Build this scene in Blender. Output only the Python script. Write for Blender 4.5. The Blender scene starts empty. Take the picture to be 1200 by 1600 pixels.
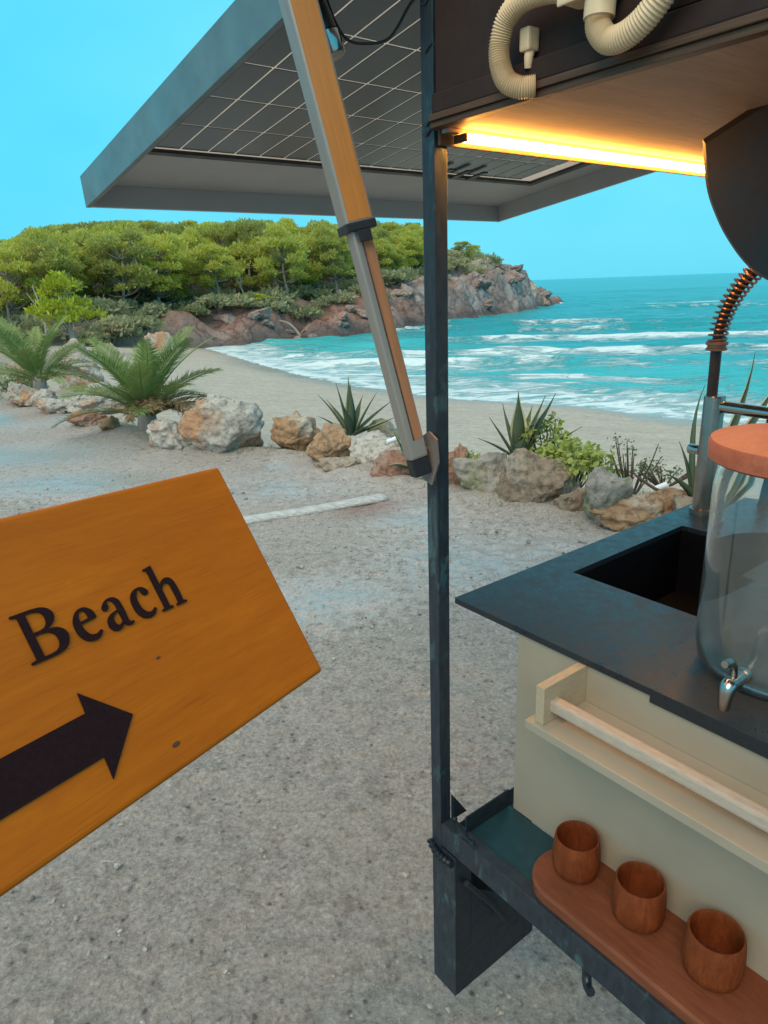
import bpy, bmesh, math, random
import numpy as np
from mathutils import Vector, Matrix

random.seed(7)
rng = np.random.default_rng(7)
PI = math.pi
scene = bpy.context.scene
COL = scene.collection

# ---------------------------------------------------------------- camera
F_PX, PITCH, ROLL, YAW, EYE = 1074.35, 0.318395, 0.035926, 0.649819, 1.6
fw = Vector((0, math.cos(PITCH), -math.sin(PITCH)))
_r0 = Vector((1, 0, 0)); _u0 = _r0.cross(fw)
rt = math.cos(ROLL) * _r0 - math.sin(ROLL) * _u0
up = math.cos(ROLL) * _u0 + math.sin(ROLL) * _r0
cam_d = bpy.data.cameras.new('camera')
cam = bpy.data.objects.new('camera', cam_d); COL.objects.link(cam)
cam_d.sensor_fit = 'VERTICAL'; cam_d.sensor_height = 24.0
cam_d.lens = F_PX / 1600 * 24.0
cam_d.clip_start = 0.02; cam_d.clip_end = 30000
_m = Matrix(((rt.x, up.x, -fw.x, 0), (rt.y, up.y, -fw.y, 0), (rt.z, up.z, -fw.z, EYE), (0, 0, 0, 1)))
cam.matrix_world = _m
scene.camera = cam

# ---------------------------------------------------------------- sky and sun
SUN_EL, SUN_AZ = math.radians(43), math.radians(206)     # behind the viewer, a little to the left
w = bpy.data.worlds.new('World'); scene.world = w; w.use_nodes = True
nt = w.node_tree; nt.nodes.clear()
n_out = nt.nodes.new('ShaderNodeOutputWorld'); n_bg = nt.nodes.new('ShaderNodeBackground')
n_sky = nt.nodes.new('ShaderNodeTexSky'); n_sky.sky_type = 'NISHITA'; n_sky.sun_disc = False
n_sky.sun_elevation = SUN_EL; n_sky.sun_rotation = SUN_AZ; n_sky.dust_density = 0.6; n_sky.ozone_density = 2.0
n_mul = nt.nodes.new('ShaderNodeMix'); n_mul.data_type = 'RGBA'; n_mul.blend_type = 'MULTIPLY'
n_mul.inputs[0].default_value = 1.0; n_mul.inputs[7].default_value = (0.10, 0.10, 0.10, 1)
n_tc = nt.nodes.new('ShaderNodeTexCoord'); n_sep = nt.nodes.new('ShaderNodeSeparateXYZ')
n_rmp = nt.nodes.new('ShaderNodeValToRGB')
els = n_rmp.color_ramp.elements
els[0].position = 0.0; els[0].color = (0.07, 0.57, 0.76, 1)
els[1].position = 1.0; els[1].color = (1.0, 0.90, 0.80, 1)
e = els.new(0.22); e.color = (0.035, 0.57, 0.84, 1)
e = els.new(0.5); e.color = (0.24, 0.60, 0.80, 1)
e = els.new(0.72); e.color = (0.72, 0.78, 0.82, 1)
e = els.new(0.36); e.color = (0.05, 0.56, 0.84, 1)
n_cn = nt.nodes.new('ShaderNodeTexNoise'); n_cn.inputs['Scale'].default_value = 1.6; n_cn.inputs['Detail'].default_value = 3
n_cmap = nt.nodes.new('ShaderNodeMapping'); n_cmap.inputs['Scale'].default_value = (1, 1, 2.2)
n_cm = nt.nodes.new('ShaderNodeMix'); n_cm.data_type = 'RGBA'
n_cm.inputs[7].default_value = (0.16, 0.68, 0.86, 1)
n_cr = nt.nodes.new('ShaderNodeMapRange'); n_cr.inputs[1].default_value = 0.42; n_cr.inputs[2].default_value = 0.72
n_cr.inputs[3].default_value = 0.0; n_cr.inputs[4].default_value = 0.8
n_mix = nt.nodes.new('ShaderNodeMix'); n_mix.data_type = 'RGBA'; n_mix.inputs[0].default_value = 0.92
L = nt.links.new
L(n_sky.outputs[0], n_mul.inputs[6]); L(n_tc.outputs['Generated'], n_sep.inputs[0]); L(n_sep.outputs[2], n_rmp.inputs[0])
L(n_tc.outputs['Generated'], n_cmap.inputs[0]); L(n_cmap.outputs[0], n_cn.inputs['Vector']); L(n_cn.outputs[0], n_cr.inputs[0])
L(n_cr.outputs[0], n_cm.inputs[0]); L(n_rmp.outputs[0], n_cm.inputs[6])
L(n_mul.outputs[2], n_mix.inputs[6]); L(n_cm.outputs[2], n_mix.inputs[7])
L(n_mix.outputs[2], n_bg.inputs[0]); n_bg.inputs[1].default_value = 1.0; L(n_bg.outputs[0], n_out.inputs[0])

sun_d = bpy.data.lights.new('sun', 'SUN'); sun = bpy.data.objects.new('sun', sun_d); COL.objects.link(sun)
sun_d.energy = 1.75; sun_d.angle = math.radians(40); sun_d.color = (1.0, 0.80, 0.56)
_sd = Vector((math.sin(SUN_AZ) * math.cos(SUN_EL), math.cos(SUN_AZ) * math.cos(SUN_EL), math.sin(SUN_EL)))
sun.rotation_euler = _sd.to_track_quat('Z', 'Y').to_euler(); sun.location = (0, -20, 30)

vs = scene.view_settings
vs.view_transform = 'Standard'; vs.look = 'None'; vs.gamma = 1.0; vs.exposure = 0.35; vs.use_curve_mapping = False
scene.cycles.use_denoising = True
scene.cycles.max_bounces = 8; scene.cycles.transparent_max_bounces = 12

# ---------------------------------------------------------------- helpers
def ray(x, y):
    return fw + (x - 600) / F_PX * rt - (y - 800) / F_PX * up
def at_z(x, y, z):
    d = ray(x, y); t = (z - EYE) / d.z
    return Vector((0, 0, EYE)) + t * d
def at_y(x, y, Y):
    d = ray(x, y); return Vector((0, 0, EYE)) + (Y / d.y) * d
def c255(r, g, b):
    f = lambda v: ((v / 255 + 0.055) / 1.055) ** 2.4 if v / 255 > 0.04045 else v / 255 / 12.92
    return (f(r), f(g), f(b), 1)

def _h(ix, iy, iz, s):
    n = (ix * 374761393 + iy * 668265263 + iz * 2147483647 + s * 1274126177) & 0xFFFFFFFF
    n = ((n ^ (n >> 13)) * 1274126177) & 0xFFFFFFFF
    n = n ^ (n >> 16)
    return (n & 0xFFFF) / 65535.0
def vnoise(x, y, z=0.0, s=0):
    x = np.asarray(x, float); y = np.asarray(y, float); z = np.zeros_like(x) + z
    ix, iy, iz = np.floor(x).astype(np.int64), np.floor(y).astype(np.int64), np.floor(z).astype(np.int64)
    fx, fy, fz = x - ix, y - iy, z - iz
    fx, fy, fz = (t * t * (3 - 2 * t) for t in (fx, fy, fz))
    r = 0
    for dx in (0, 1):
        for dy in (0, 1):
            for dz in (0, 1):
                wgt = (fx if dx else 1 - fx) * (fy if dy else 1 - fy) * (fz if dz else 1 - fz)
                r = r + wgt * _h(ix + dx, iy + dy, iz + dz, s)
    return r * 2 - 1
def fbm(x, y, z=0.0, s=0, o=4, g=0.5):
    a, t, k = 1.0, 0, 1.0
    for i in range(o):
        t = t + a * vnoise(np.asarray(x) * k, np.asarray(y) * k, np.asarray(z) * k, s + i * 17); a *= g; k *= 2.03
    return t
def sst(a, b, x):
    t = np.clip((np.asarray(x, float) - a) / (b - a), 0, 1); return t * t * (3 - 2 * t)

def mesh_obj(name, verts, faces, mat, parent=None, smooth=False):
    me = bpy.data.meshes.new(name)
    me.from_pydata([tuple(map(float, v)) for v in verts], [], faces); me.update()
    if smooth: me.shade_smooth()
    if mat: me.materials.append(mat)
    o = bpy.data.objects.new(name, me); COL.objects.link(o)
    if parent: o.parent = parent
    return o
def bm_obj(name, bm, mat, parent=None, smooth=False):
    me = bpy.data.meshes.new(name); bm.to_mesh(me); bm.free()
    if smooth: me.shade_smooth()
    if mat: me.materials.append(mat)
    o = bpy.data.objects.new(name, me); COL.objects.link(o)
    if parent: o.parent = parent
    return o
def tag(o, label=None, cat=None, group=None, kind=None):
    if label: o['label'] = label
    if cat: o['category'] = cat
    if group: o['group'] = group
    if kind: o['kind'] = kind
    return o
def empty(name, loc=(0, 0, 0), rz=0.0):
    o = bpy.data.objects.new(name, None); COL.objects.link(o); o.empty_display_size = 0.1
    o.location = loc; o.rotation_euler = (0, 0, rz); return o
def add_box(bm, x, y, z, bev=0.0):
    r = bmesh.ops.create_cube(bm, size=1.0)
    vs_ = r['verts']
    for v in vs_:
        v.co = Vector(((x[0] + x[1]) / 2 + v.co.x * (x[1] - x[0]), (y[0] + y[1]) / 2 + v.co.y * (y[1] - y[0]), (z[0] + z[1]) / 2 + v.co.z * (z[1] - z[0])))
    if bev:
        ed = list({e for v in vs_ for e in v.link_edges})
        bmesh.ops.bevel(bm, geom=ed, offset=bev, segments=2, affect='EDGES', profile=0.6)
def box(name, mat, x, y, z, parent=None, bev=0.0015):
    bm = bmesh.new(); add_box(bm, x, y, z, bev); return bm_obj(name, bm, mat, parent)
def frame_at(d):
    d = d.normalized(); a = Vector((0, 0, 1)) if abs(d.z) < 0.95 else Vector((1, 0, 0))
    s = d.cross(a).normalized(); return s, s.cross(d).normalized()
def tube_data(path, rad, n=8, cap=True):
    path = [Vector(p) for p in path]; V, Fc = [], []
    s = t = None
    for i, p in enumerate(path):
        d = (path[min(i + 1, len(path) - 1)] - path[max(i - 1, 0)])
        if d.length < 1e-9: d = Vector((0, 0, 1))
        d.normalize()
        if s is None: s, t = frame_at(d)
        else:
            s = (s - d * s.dot(d)); s = s.normalized() if s.length > 1e-6 else frame_at(d)[0]; t = s.cross(d).normalized()
        r = rad[i] if hasattr(rad, '__len__') else rad
        for k in range(n):
            a = 2 * PI * k / n; V.append(p + (s * math.cos(a) + t * math.sin(a)) * r)
    for i in range(len(path) - 1):
        for k in range(n):
            a, b = i * n + k, i * n + (k + 1) % n
            Fc.append((a, a + n, b + n, b))
    if cap:
        Fc.append(tuple(range(n))); Fc.append(tuple(range(len(V) - 1, len(V) - 1 - n, -1)))
    return V, Fc
def tube(name, path, rad, mat, parent=None, n=10, smooth=True):
    V, Fc = tube_data(path, rad, n); o = mesh_obj(name, V, Fc, mat, parent, smooth)
    if smooth: 
        try: o.data.set_sharp_from_angle(angle=math.radians(50))
        except Exception: pass
    return o
def lathe(name, prof, mat, parent=None, n=48, smooth=True, loc=None):
    V, Fc = [], []
    for r, z in prof:
        for k in range(n):
            a = 2 * PI * k / n; V.append((r * math.cos(a), r * math.sin(a), z))
    for i in range(len(prof) - 1):
        for k in range(n):
            a, b = i * n + k, i * n + (k + 1) % n
            Fc.append((a, b, b + n, a + n))
    Fc.append(tuple(range(n - 1, -1, -1))); Fc.append(tuple(range((len(prof) - 1) * n, len(prof) * n)))
    o = mesh_obj(name, V, Fc, mat, parent, smooth)
    if smooth:
        try: o.data.set_sharp_from_angle(angle=math.radians(40))
        except Exception: pass
    if loc is not None: o.location = loc
    return o
def smooth_path(pts, k=6):
    P = [Vector(p) for p in pts]; out = []
    for i in range(len(P) - 1):
        p0, p1, p2, p3 = P[max(i - 1, 0)], P[i], P[i + 1], P[min(i + 2, len(P) - 1)]
        for j in range(k):
            t = j / k
            out.append(0.5 * ((2 * p1) + (p2 - p0) * t + (2 * p0 - 5 * p1 + 4 * p2 - p3) * t * t + (3 * p1 - p0 - 3 * p2 + p3) * t ** 3))
    out.append(P[-1]); return out

# ---------------------------------------------------------------- materials
def mat_base(name):
    m = bpy.data.materials.new(name); m.use_nodes = True
    t = m.node_tree; b = t.nodes['Principled BSDF']; return m, t, b
def noise_node(t, vec, scale, detail=4, rough=0.55, dist=0.0):
    n = t.nodes.new('ShaderNodeTexNoise'); n.inputs['Scale'].default_value = scale; n.inputs['Detail'].default_value = detail
    n.inputs['Roughness'].default_value = rough; n.inputs['Distortion'].default_value = dist
    t.links.new(vec, n.inputs['Vector']); return n
def ramp(t, fac, stops):
    r = t.nodes.new('ShaderNodeValToRGB'); e = r.color_ramp.elements
    while len(e) > 1: e.remove(e[-1])
    e[0].position, e[0].color = stops[0]
    for p, c in stops[1:]:
        q = e.new(p); q.color = c
    t.links.new(fac, r.inputs[0]); return r.outputs[0]
def mixc(t, fac, a, b, mode='MIX'):
    m = t.nodes.new('ShaderNodeMix'); m.data_type = 'RGBA'; m.blend_type = mode
    for s, v in ((0, fac), (6, a), (7, b)):
        if hasattr(v, 'links') or isinstance(v, bpy.types.NodeSocket): t.links.new(v, m.inputs[s])
        else: m.inputs[s].default_value = v
    return m.outputs[2]
def mathn(t, op, a, b=None, c=None):
    m = t.nodes.new('ShaderNodeMath'); m.operation = op
    for s, v in ((0, a), (1, b), (2, c)):
        if v is None: continue
        if isinstance(v, bpy.types.NodeSocket): t.links.new(v, m.inputs[s])
        else: m.inputs[s].default_value = v
    return m.outputs[0]
def mapr(t, v, a, b, c=0.0, d=1.0):
    m = t.nodes.new('ShaderNodeMapRange'); t.links.new(v, m.inputs[0])
    for i, q in enumerate((a, b, c, d)): m.inputs[i + 1].default_value = q
    return m.outputs[0]
def coords(t, kind='Object', scale=(1, 1, 1)):
    c = t.nodes.new('ShaderNodeTexCoord'); mp = t.nodes.new('ShaderNodeMapping'); mp.inputs['Scale'].default_value = scale
    t.links.new(c.outputs[kind], mp.inputs[0]); return mp.outputs[0]
def bump(t, b, h, strength=0.3, dist=0.01, prev=None):
    n = t.nodes.new('ShaderNodeBump'); n.inputs['Strength'].default_value = strength; n.inputs['Distance'].default_value = dist
    t.links.new(h, n.inputs['Height'])
    if prev is not None: t.links.new(prev, n.inputs['Normal'])
    if b is not None: t.links.new(n.outputs[0], b.inputs['Normal'])
    return n.outputs[0]
def attr(t, name):
    a = t.nodes.new('ShaderNodeAttribute'); a.attribute_name = name; return a.outputs['Fac']
def simple(name, c, rough=0.5, metal=0.0, var=0.25, scale=30.0, bmp=0.1, bdist=0.002, c2=None, stretch=(1, 1, 1), spec=0.5):
    m, t, b = mat_base(name); v = coords(t, 'Object', stretch)
    n = noise_node(t, v, scale, 5, 0.6)
    if c2 is None: c2 = tuple(x * (1 - var) for x in c[:3]) + (1,)
    L_ = t.links.new
    L_(ramp(t, n.outputs[0], [(0.3, c2), (0.7, c)]), b.inputs['Base Color'])
    n2 = noise_node(t, v, scale * 0.23, 3, 0.6)
    L_(mapr(t, n2.outputs[0], 0.3, 0.7, max(0.02, rough - 0.12), min(1, rough + 0.12)), b.inputs['Roughness'])
    b.inputs['Metallic'].default_value = metal; b.inputs['Specular IOR Level'].default_value = spec
    if bmp: bump(t, b, n.outputs[0], bmp, bdist)
    return m

MT = {}
MT['black_steel'] = simple('black painted steel', (0.018, 0.026, 0.036, 1), 0.42, 0.0, 0.5, 60, 0.35, 0.0018, spec=0.4)
m, t, b = mat_base('chipped dark paint'); MT['worn_steel'] = m
v = coords(t, 'Object', (1, 1, .35)); n1 = noise_node(t, v, 22, 6, .7, .5); n2 = noise_node(t, v, 90, 4, .6)
t.links.new(mixc(t, mapr(t, n1.outputs[0], .56, .64, 0, .8), ramp(t, n2.outputs[0], [(.3, (.012, .018, .026, 1)), (.7, (.026, .038, .050, 1))]), (.05, .11, .13, 1)), b.inputs['Base Color'])
t.links.new(mapr(t, n1.outputs[0], .5, .66, .45, .22), b.inputs['Roughness']); bump(t, b, n1.outputs[0], .4, .003)
MT['fascia_paint'] = simple('dark aubergine paint', (0.042, 0.024, 0.020, 1), 0.6, 0, 0.35, 25, 0.15, 0.001, spec=0.2)
MT['sky_sheen_tint'] = simple('dark steel with painted sky reflection', (0.012, 0.050, 0.066, 1), 0.32, 0, 0.3, 40, 0.15, 0.001)  # teal is the sky's reflection on the dark tray, put into the colour
MT['black_top'] = simple('matt black worktop', (0.020, 0.024, 0.030, 1), 0.36, 0, 0.25, 220, 0.05, 0.0005)
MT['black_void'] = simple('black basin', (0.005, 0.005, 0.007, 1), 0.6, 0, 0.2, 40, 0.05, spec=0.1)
MT['cream'] = simple('cream painted panel', (0.365, 0.31, 0.235, 1), 0.55, 0, 0.16, 5, 0.06, 0.001)
MT['pale_wood'] = simple('pale dowel wood', (0.46, 0.385, 0.31, 1), 0.6, 0, 0.2, 60, 0.1, 0.0008, stretch=(4, 1, 4))
MT['bracket_wood'] = simple('bracket wood', (0.46, 0.36, 0.24, 1), 0.6, 0, 0.2, 60, 0.1, 0.0008, stretch=(1, 6, 6))
MT['alu'] = simple('brushed aluminium', (0.38, 0.315, 0.275, 1), 0.42, 0.5, 0.15, 120, 0.06, 0.0006, stretch=(1, 1, 0.1))
MT['white_paint'] = simple('white lacquered frame', (0.40, 0.40, 0.40, 1), 0.45, 0, 0.08, 9, 0.05, 0.001)
MT['skylit_tint'] = simple('frame wall with painted sky-lit tone', (0.11, 0.18, 0.20, 1), 0.4, 0, 0.3, 14, 0.15, 0.001)  # white frame wall in shade, lit by blue sky; that tone is painted in
MT['awn_under'] = simple('grey awning lining', (0.42, 0.40, 0.39, 1), 0.5, 0, 0.10, 9, 0.05, 0.001)
MT['warm_light_face'] = simple('orange painted warm light', (0.54, 0.195, 0.03, 1), 0.45, 0.0, 0.2, 60, 0.1, 0.0006, stretch=(3, 3, 0.15))  # orange stands for warm lamplight on the strut, put into the colour
MT['warm_light_low'] = simple('brown painted warm light', (0.40, 0.17, 0.075, 1), 0.45, 0.0, 0.3, 60, 0.1, 0.0006, stretch=(3, 3, 0.15))  # weaker warm light on the lower tube, painted as brown
MT['taupe'] = simple('taupe painted steel', (0.22, 0.175, 0.155, 1), 0.5, 0.2, 0.2, 60, 0.1)
MT['chrome'] = simple('chrome', (0.44, 0.40, 0.37, 1), 0.18, 1.0, 0.06, 20, 0.0)
MT['nickel'] = simple('dull nickel', (0.30, 0.255, 0.22, 1), 0.30, 0.8, 0.2, 20, 0.0)
MT['warm_lit_steel'] = simple('spring steel tinted by warm light', (0.32, 0.17, 0.125, 1), 0.3, 0.8, 0.2, 40, 0.0)  # orange-red light on the steel spring is put into its colour
MT['dark_hose'] = simple('dark rubber hose', (0.035, 0.025, 0.024, 1), 0.5, 0, 0.3, 60, 0.05)
MT['pvc'] = simple('pvc tinted by warm light', (0.72, 0.53, 0.33, 1), 0.5, 0, 0.12, 25, 0.05, 0.001)  # cream tint carries warm lamplight falling on the conduit
MT['black_rubber'] = simple('black plastic', (0.015, 0.013, 0.016, 1), 0.45, 0, 0.3, 60, 0.05)
MT['cell'] = simple('solar cell', (0.026, 0.060, 0.080, 1), 0.22, 0.0, 0.35, 6, 0.0)
MT['cell_gap'] = simple('solar backsheet', (0.85, 0.74, 0.66, 1), 0.4, 0, 0.1, 20, 0.0)
def translucent(m, k):
    t = m.node_tree; b = t.nodes['Principled BSDF']; tr = t.nodes.new('ShaderNodeBsdfTranslucent'); mx = t.nodes.new('ShaderNodeMixShader'); mx.inputs[0].default_value = k
    t.links.new(b.inputs['Base Color'].links[0].from_socket, tr.inputs[0]); t.links.new(b.outputs[0], mx.inputs[1]); t.links.new(tr.outputs[0], mx.inputs[2]); t.links.new(mx.outputs[0], t.nodes['Material Output'].inputs[0])
translucent(MT['cell_gap'], 0.7)
MT['sign_ink'] = simple('dark burnt lettering', (0.022, 0.010, 0.012, 1), 0.7, 0, 0.3, 400, 0.1, 0.0003, spec=0.08)
MT['white_log'] = simple('weathered white timber', (0.62, 0.60, 0.57, 1), 0.7, 0, 0.55, 25, 0.4, 0.006, stretch=(0.4, 3, 3))
MT['white_plastic'] = simple('white plastic', (0.8, 0.82, 0.82, 1), 0.4, 0, 0.05, 20, 0.0)
MT['bark'] = simple('pine bark', (0.34, 0.29, 0.26, 1), 0.85, 0, 0.45, 12, 0.5, 0.02, stretch=(1, 1, 0.25))
MT['dead_wood'] = simple('bleached wood', (0.42, 0.37, 0.33, 1), 0.85, 0, 0.3, 12, 0.4, 0.01, stretch=(1, 1, 0.3))
MT['stick'] = simple('dry stick', (0.12, 0.085, 0.065, 1), 0.85, 0, 0.4, 40, 0.4, 0.004)

def wood(name, c_hi, c_lo, scale=9.0, rough=0.45, stretch=(1, 8, 8), bmp=0.15, coat=0.0):
    m, t, b = mat_base(name); v = coords(t, 'Object', stretch)
    n = noise_node(t, v, scale, 8, 0.62, 0.8); n2 = noise_node(t, v, scale * 7, 4, 0.6)
    k = mathn(t, 'ADD', mathn(t, 'MULTIPLY', n.outputs[0], 0.72), mathn(t, 'MULTIPLY', n2.outputs[0], 0.28))
    vb = coords(t, 'Object', (1, 1, 1)); nb = noise_node(t, vb, 5.0, 3, 0.5)
    c = ramp(t, k, [(0.32, c_lo), (0.52, tuple((a + d) / 2 for a, d in zip(c_hi, c_lo))), (0.68, c_hi)])
    c = mixc(t, mapr(t, nb.outputs[0], 0.35, 0.7, 0.0, 0.35), c, c_lo)
    fg = noise_node(t, coords(t, 'Object', tuple(q * (1 if q < 2 else 6) for q in stretch)), scale * 3.2, 5, .6); c = mixc(t, mapr(t, fg.outputs[0], .56, .70, 0, .45), c, tuple(q * .5 for q in c_lo[:3]) + (1,))
    t.links.new(c, b.inputs['Base Color']); b.inputs['Roughness'].default_value = rough
    b.inputs['Specular IOR Level'].default_value = 0.25; b.inputs['Coat Weight'].default_value = coat; b.inputs['Coat Roughness'].default_value = 0.35
    bump(t, b, k, bmp, 0.0012); return m
MT['sign_wood'] = wood('varnished pine board', (0.52, 0.145, 0.002, 1), (0.37, 0.088, 0.001, 1), 5.0, 0.6, (1.2, 9, 9), 0.12, 0.0)
MT['tray_wood'] = wood('reddish tray wood', (0.24, 0.075, 0.034, 1), (0.13, 0.038, 0.018, 1), 8.0, 0.5, (9, 1.2, 9))
MT['cup_wood'] = wood('turned cup wood', (0.26, 0.058, 0.013, 1), (0.10, 0.021, 0.005, 1), 14.0, 0.65, (5, 5, 1.2))
MT['lid_wood'] = wood('acacia lid wood', (0.50, 0.16, 0.085, 1), (0.30, 0.080, 0.042, 1), 7.0, 0.45, (7, 1.2, 7))
MT['ply'] = wood('plywood ceiling', (0.46, 0.30, 0.20, 1), (0.30, 0.195, 0.135, 1), 3.0, 0.6, (1.2, 6, 6), 0.08)
MT['trim_wood'] = wood('brown edge trim', (0.15, 0.08, 0.045, 1), (0.06, 0.032, 0.02, 1), 6.0, 0.5, (8, 1, 30))

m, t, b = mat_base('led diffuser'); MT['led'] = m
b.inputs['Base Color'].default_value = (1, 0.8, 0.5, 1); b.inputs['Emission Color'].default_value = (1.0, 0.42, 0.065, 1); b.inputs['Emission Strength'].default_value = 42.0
m, t, b = mat_base('clear glass'); MT['glass'] = m
b.inputs['Base Color'].default_value = (0.95, 0.985, 0.98, 1); b.inputs['Roughness'].default_value = 0.02; b.inputs['IOR'].default_value = 1.45; b.inputs['Transmission Weight'].default_value = 1.0
gn = noise_node(t, coords(t, 'Object'), 14, 3); bump(t, b, gn.outputs[0], 0.06, 0.002)
def misted(m, k, c):      # a little condensation makes it read paler
    t = m.node_tree; df = t.nodes.new('ShaderNodeBsdfDiffuse'); df.inputs[0].default_value = c; mx = t.nodes.new('ShaderNodeMixShader')
    n = noise_node(t, coords(t, 'Object', (1, 1, .4)), 9, 5, .65); t.links.new(mapr(t, n.outputs[0], .3, .7, k * .4, k * 1.6), mx.inputs[0])
    t.links.new(t.nodes['Principled BSDF'].outputs[0], mx.inputs[1]); t.links.new(df.outputs[0], mx.inputs[2]); t.links.new(mx.outputs[0], t.nodes['Material Output'].inputs[0])
misted(m, .035, (0.8, 0.8, 0.78, 1))
m, t, b = mat_base('water in jar'); MT['jar_water'] = m
b.inputs['Base Color'].default_value = (0.80, 0.75, 0.71, 1); b.inputs['Roughness'].default_value = 0.0; b.inputs['IOR'].default_value = 1.03; b.inputs['Transmission Weight'].default_value = 1.0; misted(m, .10, (0.42, 0.38, 0.35, 1))

# ground gravel -------------------------------------------------
m, t, b = mat_base('damp gravel'); MT['gravel'] = m
v = coords(t, 'Object')
n1 = noise_node(t, v, 1.1, 5, 0.6); n2 = noise_node(t, v, 17, 7, 0.7); n3 = noise_node(t, v, 62, 9, 0.82); n4 = noise_node(t, v, 0.45, 4, 0.6)
vo = t.nodes.new('ShaderNodeTexVoronoi'); vo.inputs['Scale'].default_value = 55; t.links.new(v, vo.inputs['Vector'])
base = ramp(t, n3.outputs[0], [(0.34, (0.09, 0.08, 0.075, 1)), (0.42, (0.34, 0.295, 0.26, 1)), (0.55, (0.495, 0.435, 0.39, 1)), (0.68, (0.74, 0.67, 0.60, 1))])
c = mixc(t, mapr(t, n2.outputs[0], 0.50, 0.66, 0.0, 0.6), base, (0.20, 0.165, 0.14, 1))
c = mixc(t, mapr(t, n1.outputs[0], 0.45, 0.7, 0.0, 0.35), c, (0.56, 0.495, 0.43, 1))
vo2 = t.nodes.new('ShaderNodeTexVoronoi'); vo2.inputs['Scale'].default_value = 30; t.links.new(v, vo2.inputs['Vector'])
clod = mathn(t, 'MULTIPLY', mapr(t, vo2.outputs['Distance'], 0.30, 0.12, 0, 1), mapr(t, n2.outputs[0], 0.46, 0.60, 0, 0.85))
c = mixc(t, clod, c, (0.085, 0.072, 0.068, 1))
# reddish soil by the white log
geo = t.nodes.new('ShaderNodeNewGeometry')
def blob(cx, cy, rx, ry, soft=0.5):
    s = t.nodes.new('ShaderNodeVectorMath'); s.operation = 'SUBTRACT'; t.links.new(geo.outputs['Position'], s.inputs[0]); s.inputs[1].default_value = (cx, cy, 0)
    q = t.nodes.new('ShaderNodeVectorMath'); q.operation = 'DIVIDE'; t.links.new(s.outputs[0], q.inputs[0]); q.inputs[1].default_value = (rx, ry, 1)
    l = t.nodes.new('ShaderNodeVectorMath'); l.operation = 'LENGTH'; t.links.new(q.outputs[0], l.inputs[0])
    return mapr(t, mathn(t, 'ADD', l.outputs['Value'], mathn(t, 'MULTIPLY', mathn(t, 'SUBTRACT', n2.outputs[0], 0.5), 3.4)), 1.0 + soft * 0.5, 1.0 - soft, 0, 1)
red = blob(-0.12, 4.95, 0.30, 0.26)
c = mixc(t, mathn(t, 'MULTIPLY', red, 0.55), c, (0.28, 0.13, 0.10, 1))
wet = None
for a in ((-5.4, 9.6, 2.0, 0.8), (-2.6, 6.0, 1.6, 0.55), (-4.3, 7.2, 1.9, 0.7), (0.55, 3.85, 0.65, 0.6), (-1.0, 5.6, 0.9, 0.35), (0.95, 4.05, 0.5, 0.35), (-0.9, 6.3, 0.7, 0.25), (-0.35, 3.4, 0.5, 0.35), (0.25, 4.7, 0.4, 0.4)):
    q = blob(*a, soft=0.7); wet = q if wet is None else mathn(t, 'MAXIMUM', wet, q)
wet = mathn(t, 'MULTIPLY', wet, mapr(t, n3.outputs[0], 0.36, 0.52, 0.55, 1.0))
c = mixc(t, mathn(t, 'MULTIPLY', wet, 0.35), c, (0.20, 0.18, 0.17, 1))
t.links.new(c, b.inputs['Base Color'])
t.links.new(mapr(t, wet, 0.0, 1.0, 0.85, 0.12), b.inputs['Roughness'])
hgt = mathn(t, 'ADD', mathn(t, 'MULTIPLY', n3.outputs[0], 0.6), mathn(t, 'MULTIPLY', n2.outputs[0], 1.0))
t.links.new(mapr(t, wet, 0.0, 1.0, 0.35, 1.0), b.inputs['Specular IOR Level'])
nb = bump(t, None, hgt, 0.85, 0.03); nb2 = bump(t, b, vo.outputs['Distance'], 0.3, 0.01, nb)
for nd in t.nodes:
    if nd.type == 'BUMP': t.links.new(mapr(t, wet, 0.1, 0.9, nd.inputs['Strength'].default_value, 0.10), nd.inputs['Strength'])

# sand ------------------------------------------------------------
m, t, b = mat_base('beach sand'); MT['sand'] = m
v = coords(t, 'Object'); n1 = noise_node(t, v, 0.8, 5, 0.6); n2 = noise_node(t, v, 9, 5, 0.65)
v2 = coords(t, 'Object', (0.6, 2.2, 1)); n3 = noise_node(t, v2, 1.6, 5, 0.6)
c = ramp(t, n2.outputs[0], [(0.3, (0.36, 0.305, 0.245, 1)), (0.5, (0.47, 0.41, 0.335, 1)), (0.7, (0.55, 0.485, 0.40, 1))])
c = mixc(t, mapr(t, n3.outputs[0], 0.42, 0.7, 0, 0.4), c, (0.31, 0.265, 0.215, 1))
wetb = attr(t, 'wet'); scrub = attr(t, 'scrub')
c = mixc(t, mathn(t, 'MULTIPLY', wetb, 0.55), c, (0.24, 0.225, 0.20, 1))
c = mixc(t, mathn(t, 'MULTIPLY', scrub, mapr(t, n2.outputs[0], 0.35, 0.6, 0.2, 0.8)), c, (0.16, 0.13, 0.085, 1))
t.links.new(c, b.inputs['Base Color']); t.links.new(mapr(t, wetb, 0, 1, 0.9, 0.25), b.inputs['Roughness'])
bump(t, b, mathn(t, 'ADD', n2.outputs[0], n3.outputs[0]), 0.8, 0.06)

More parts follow.
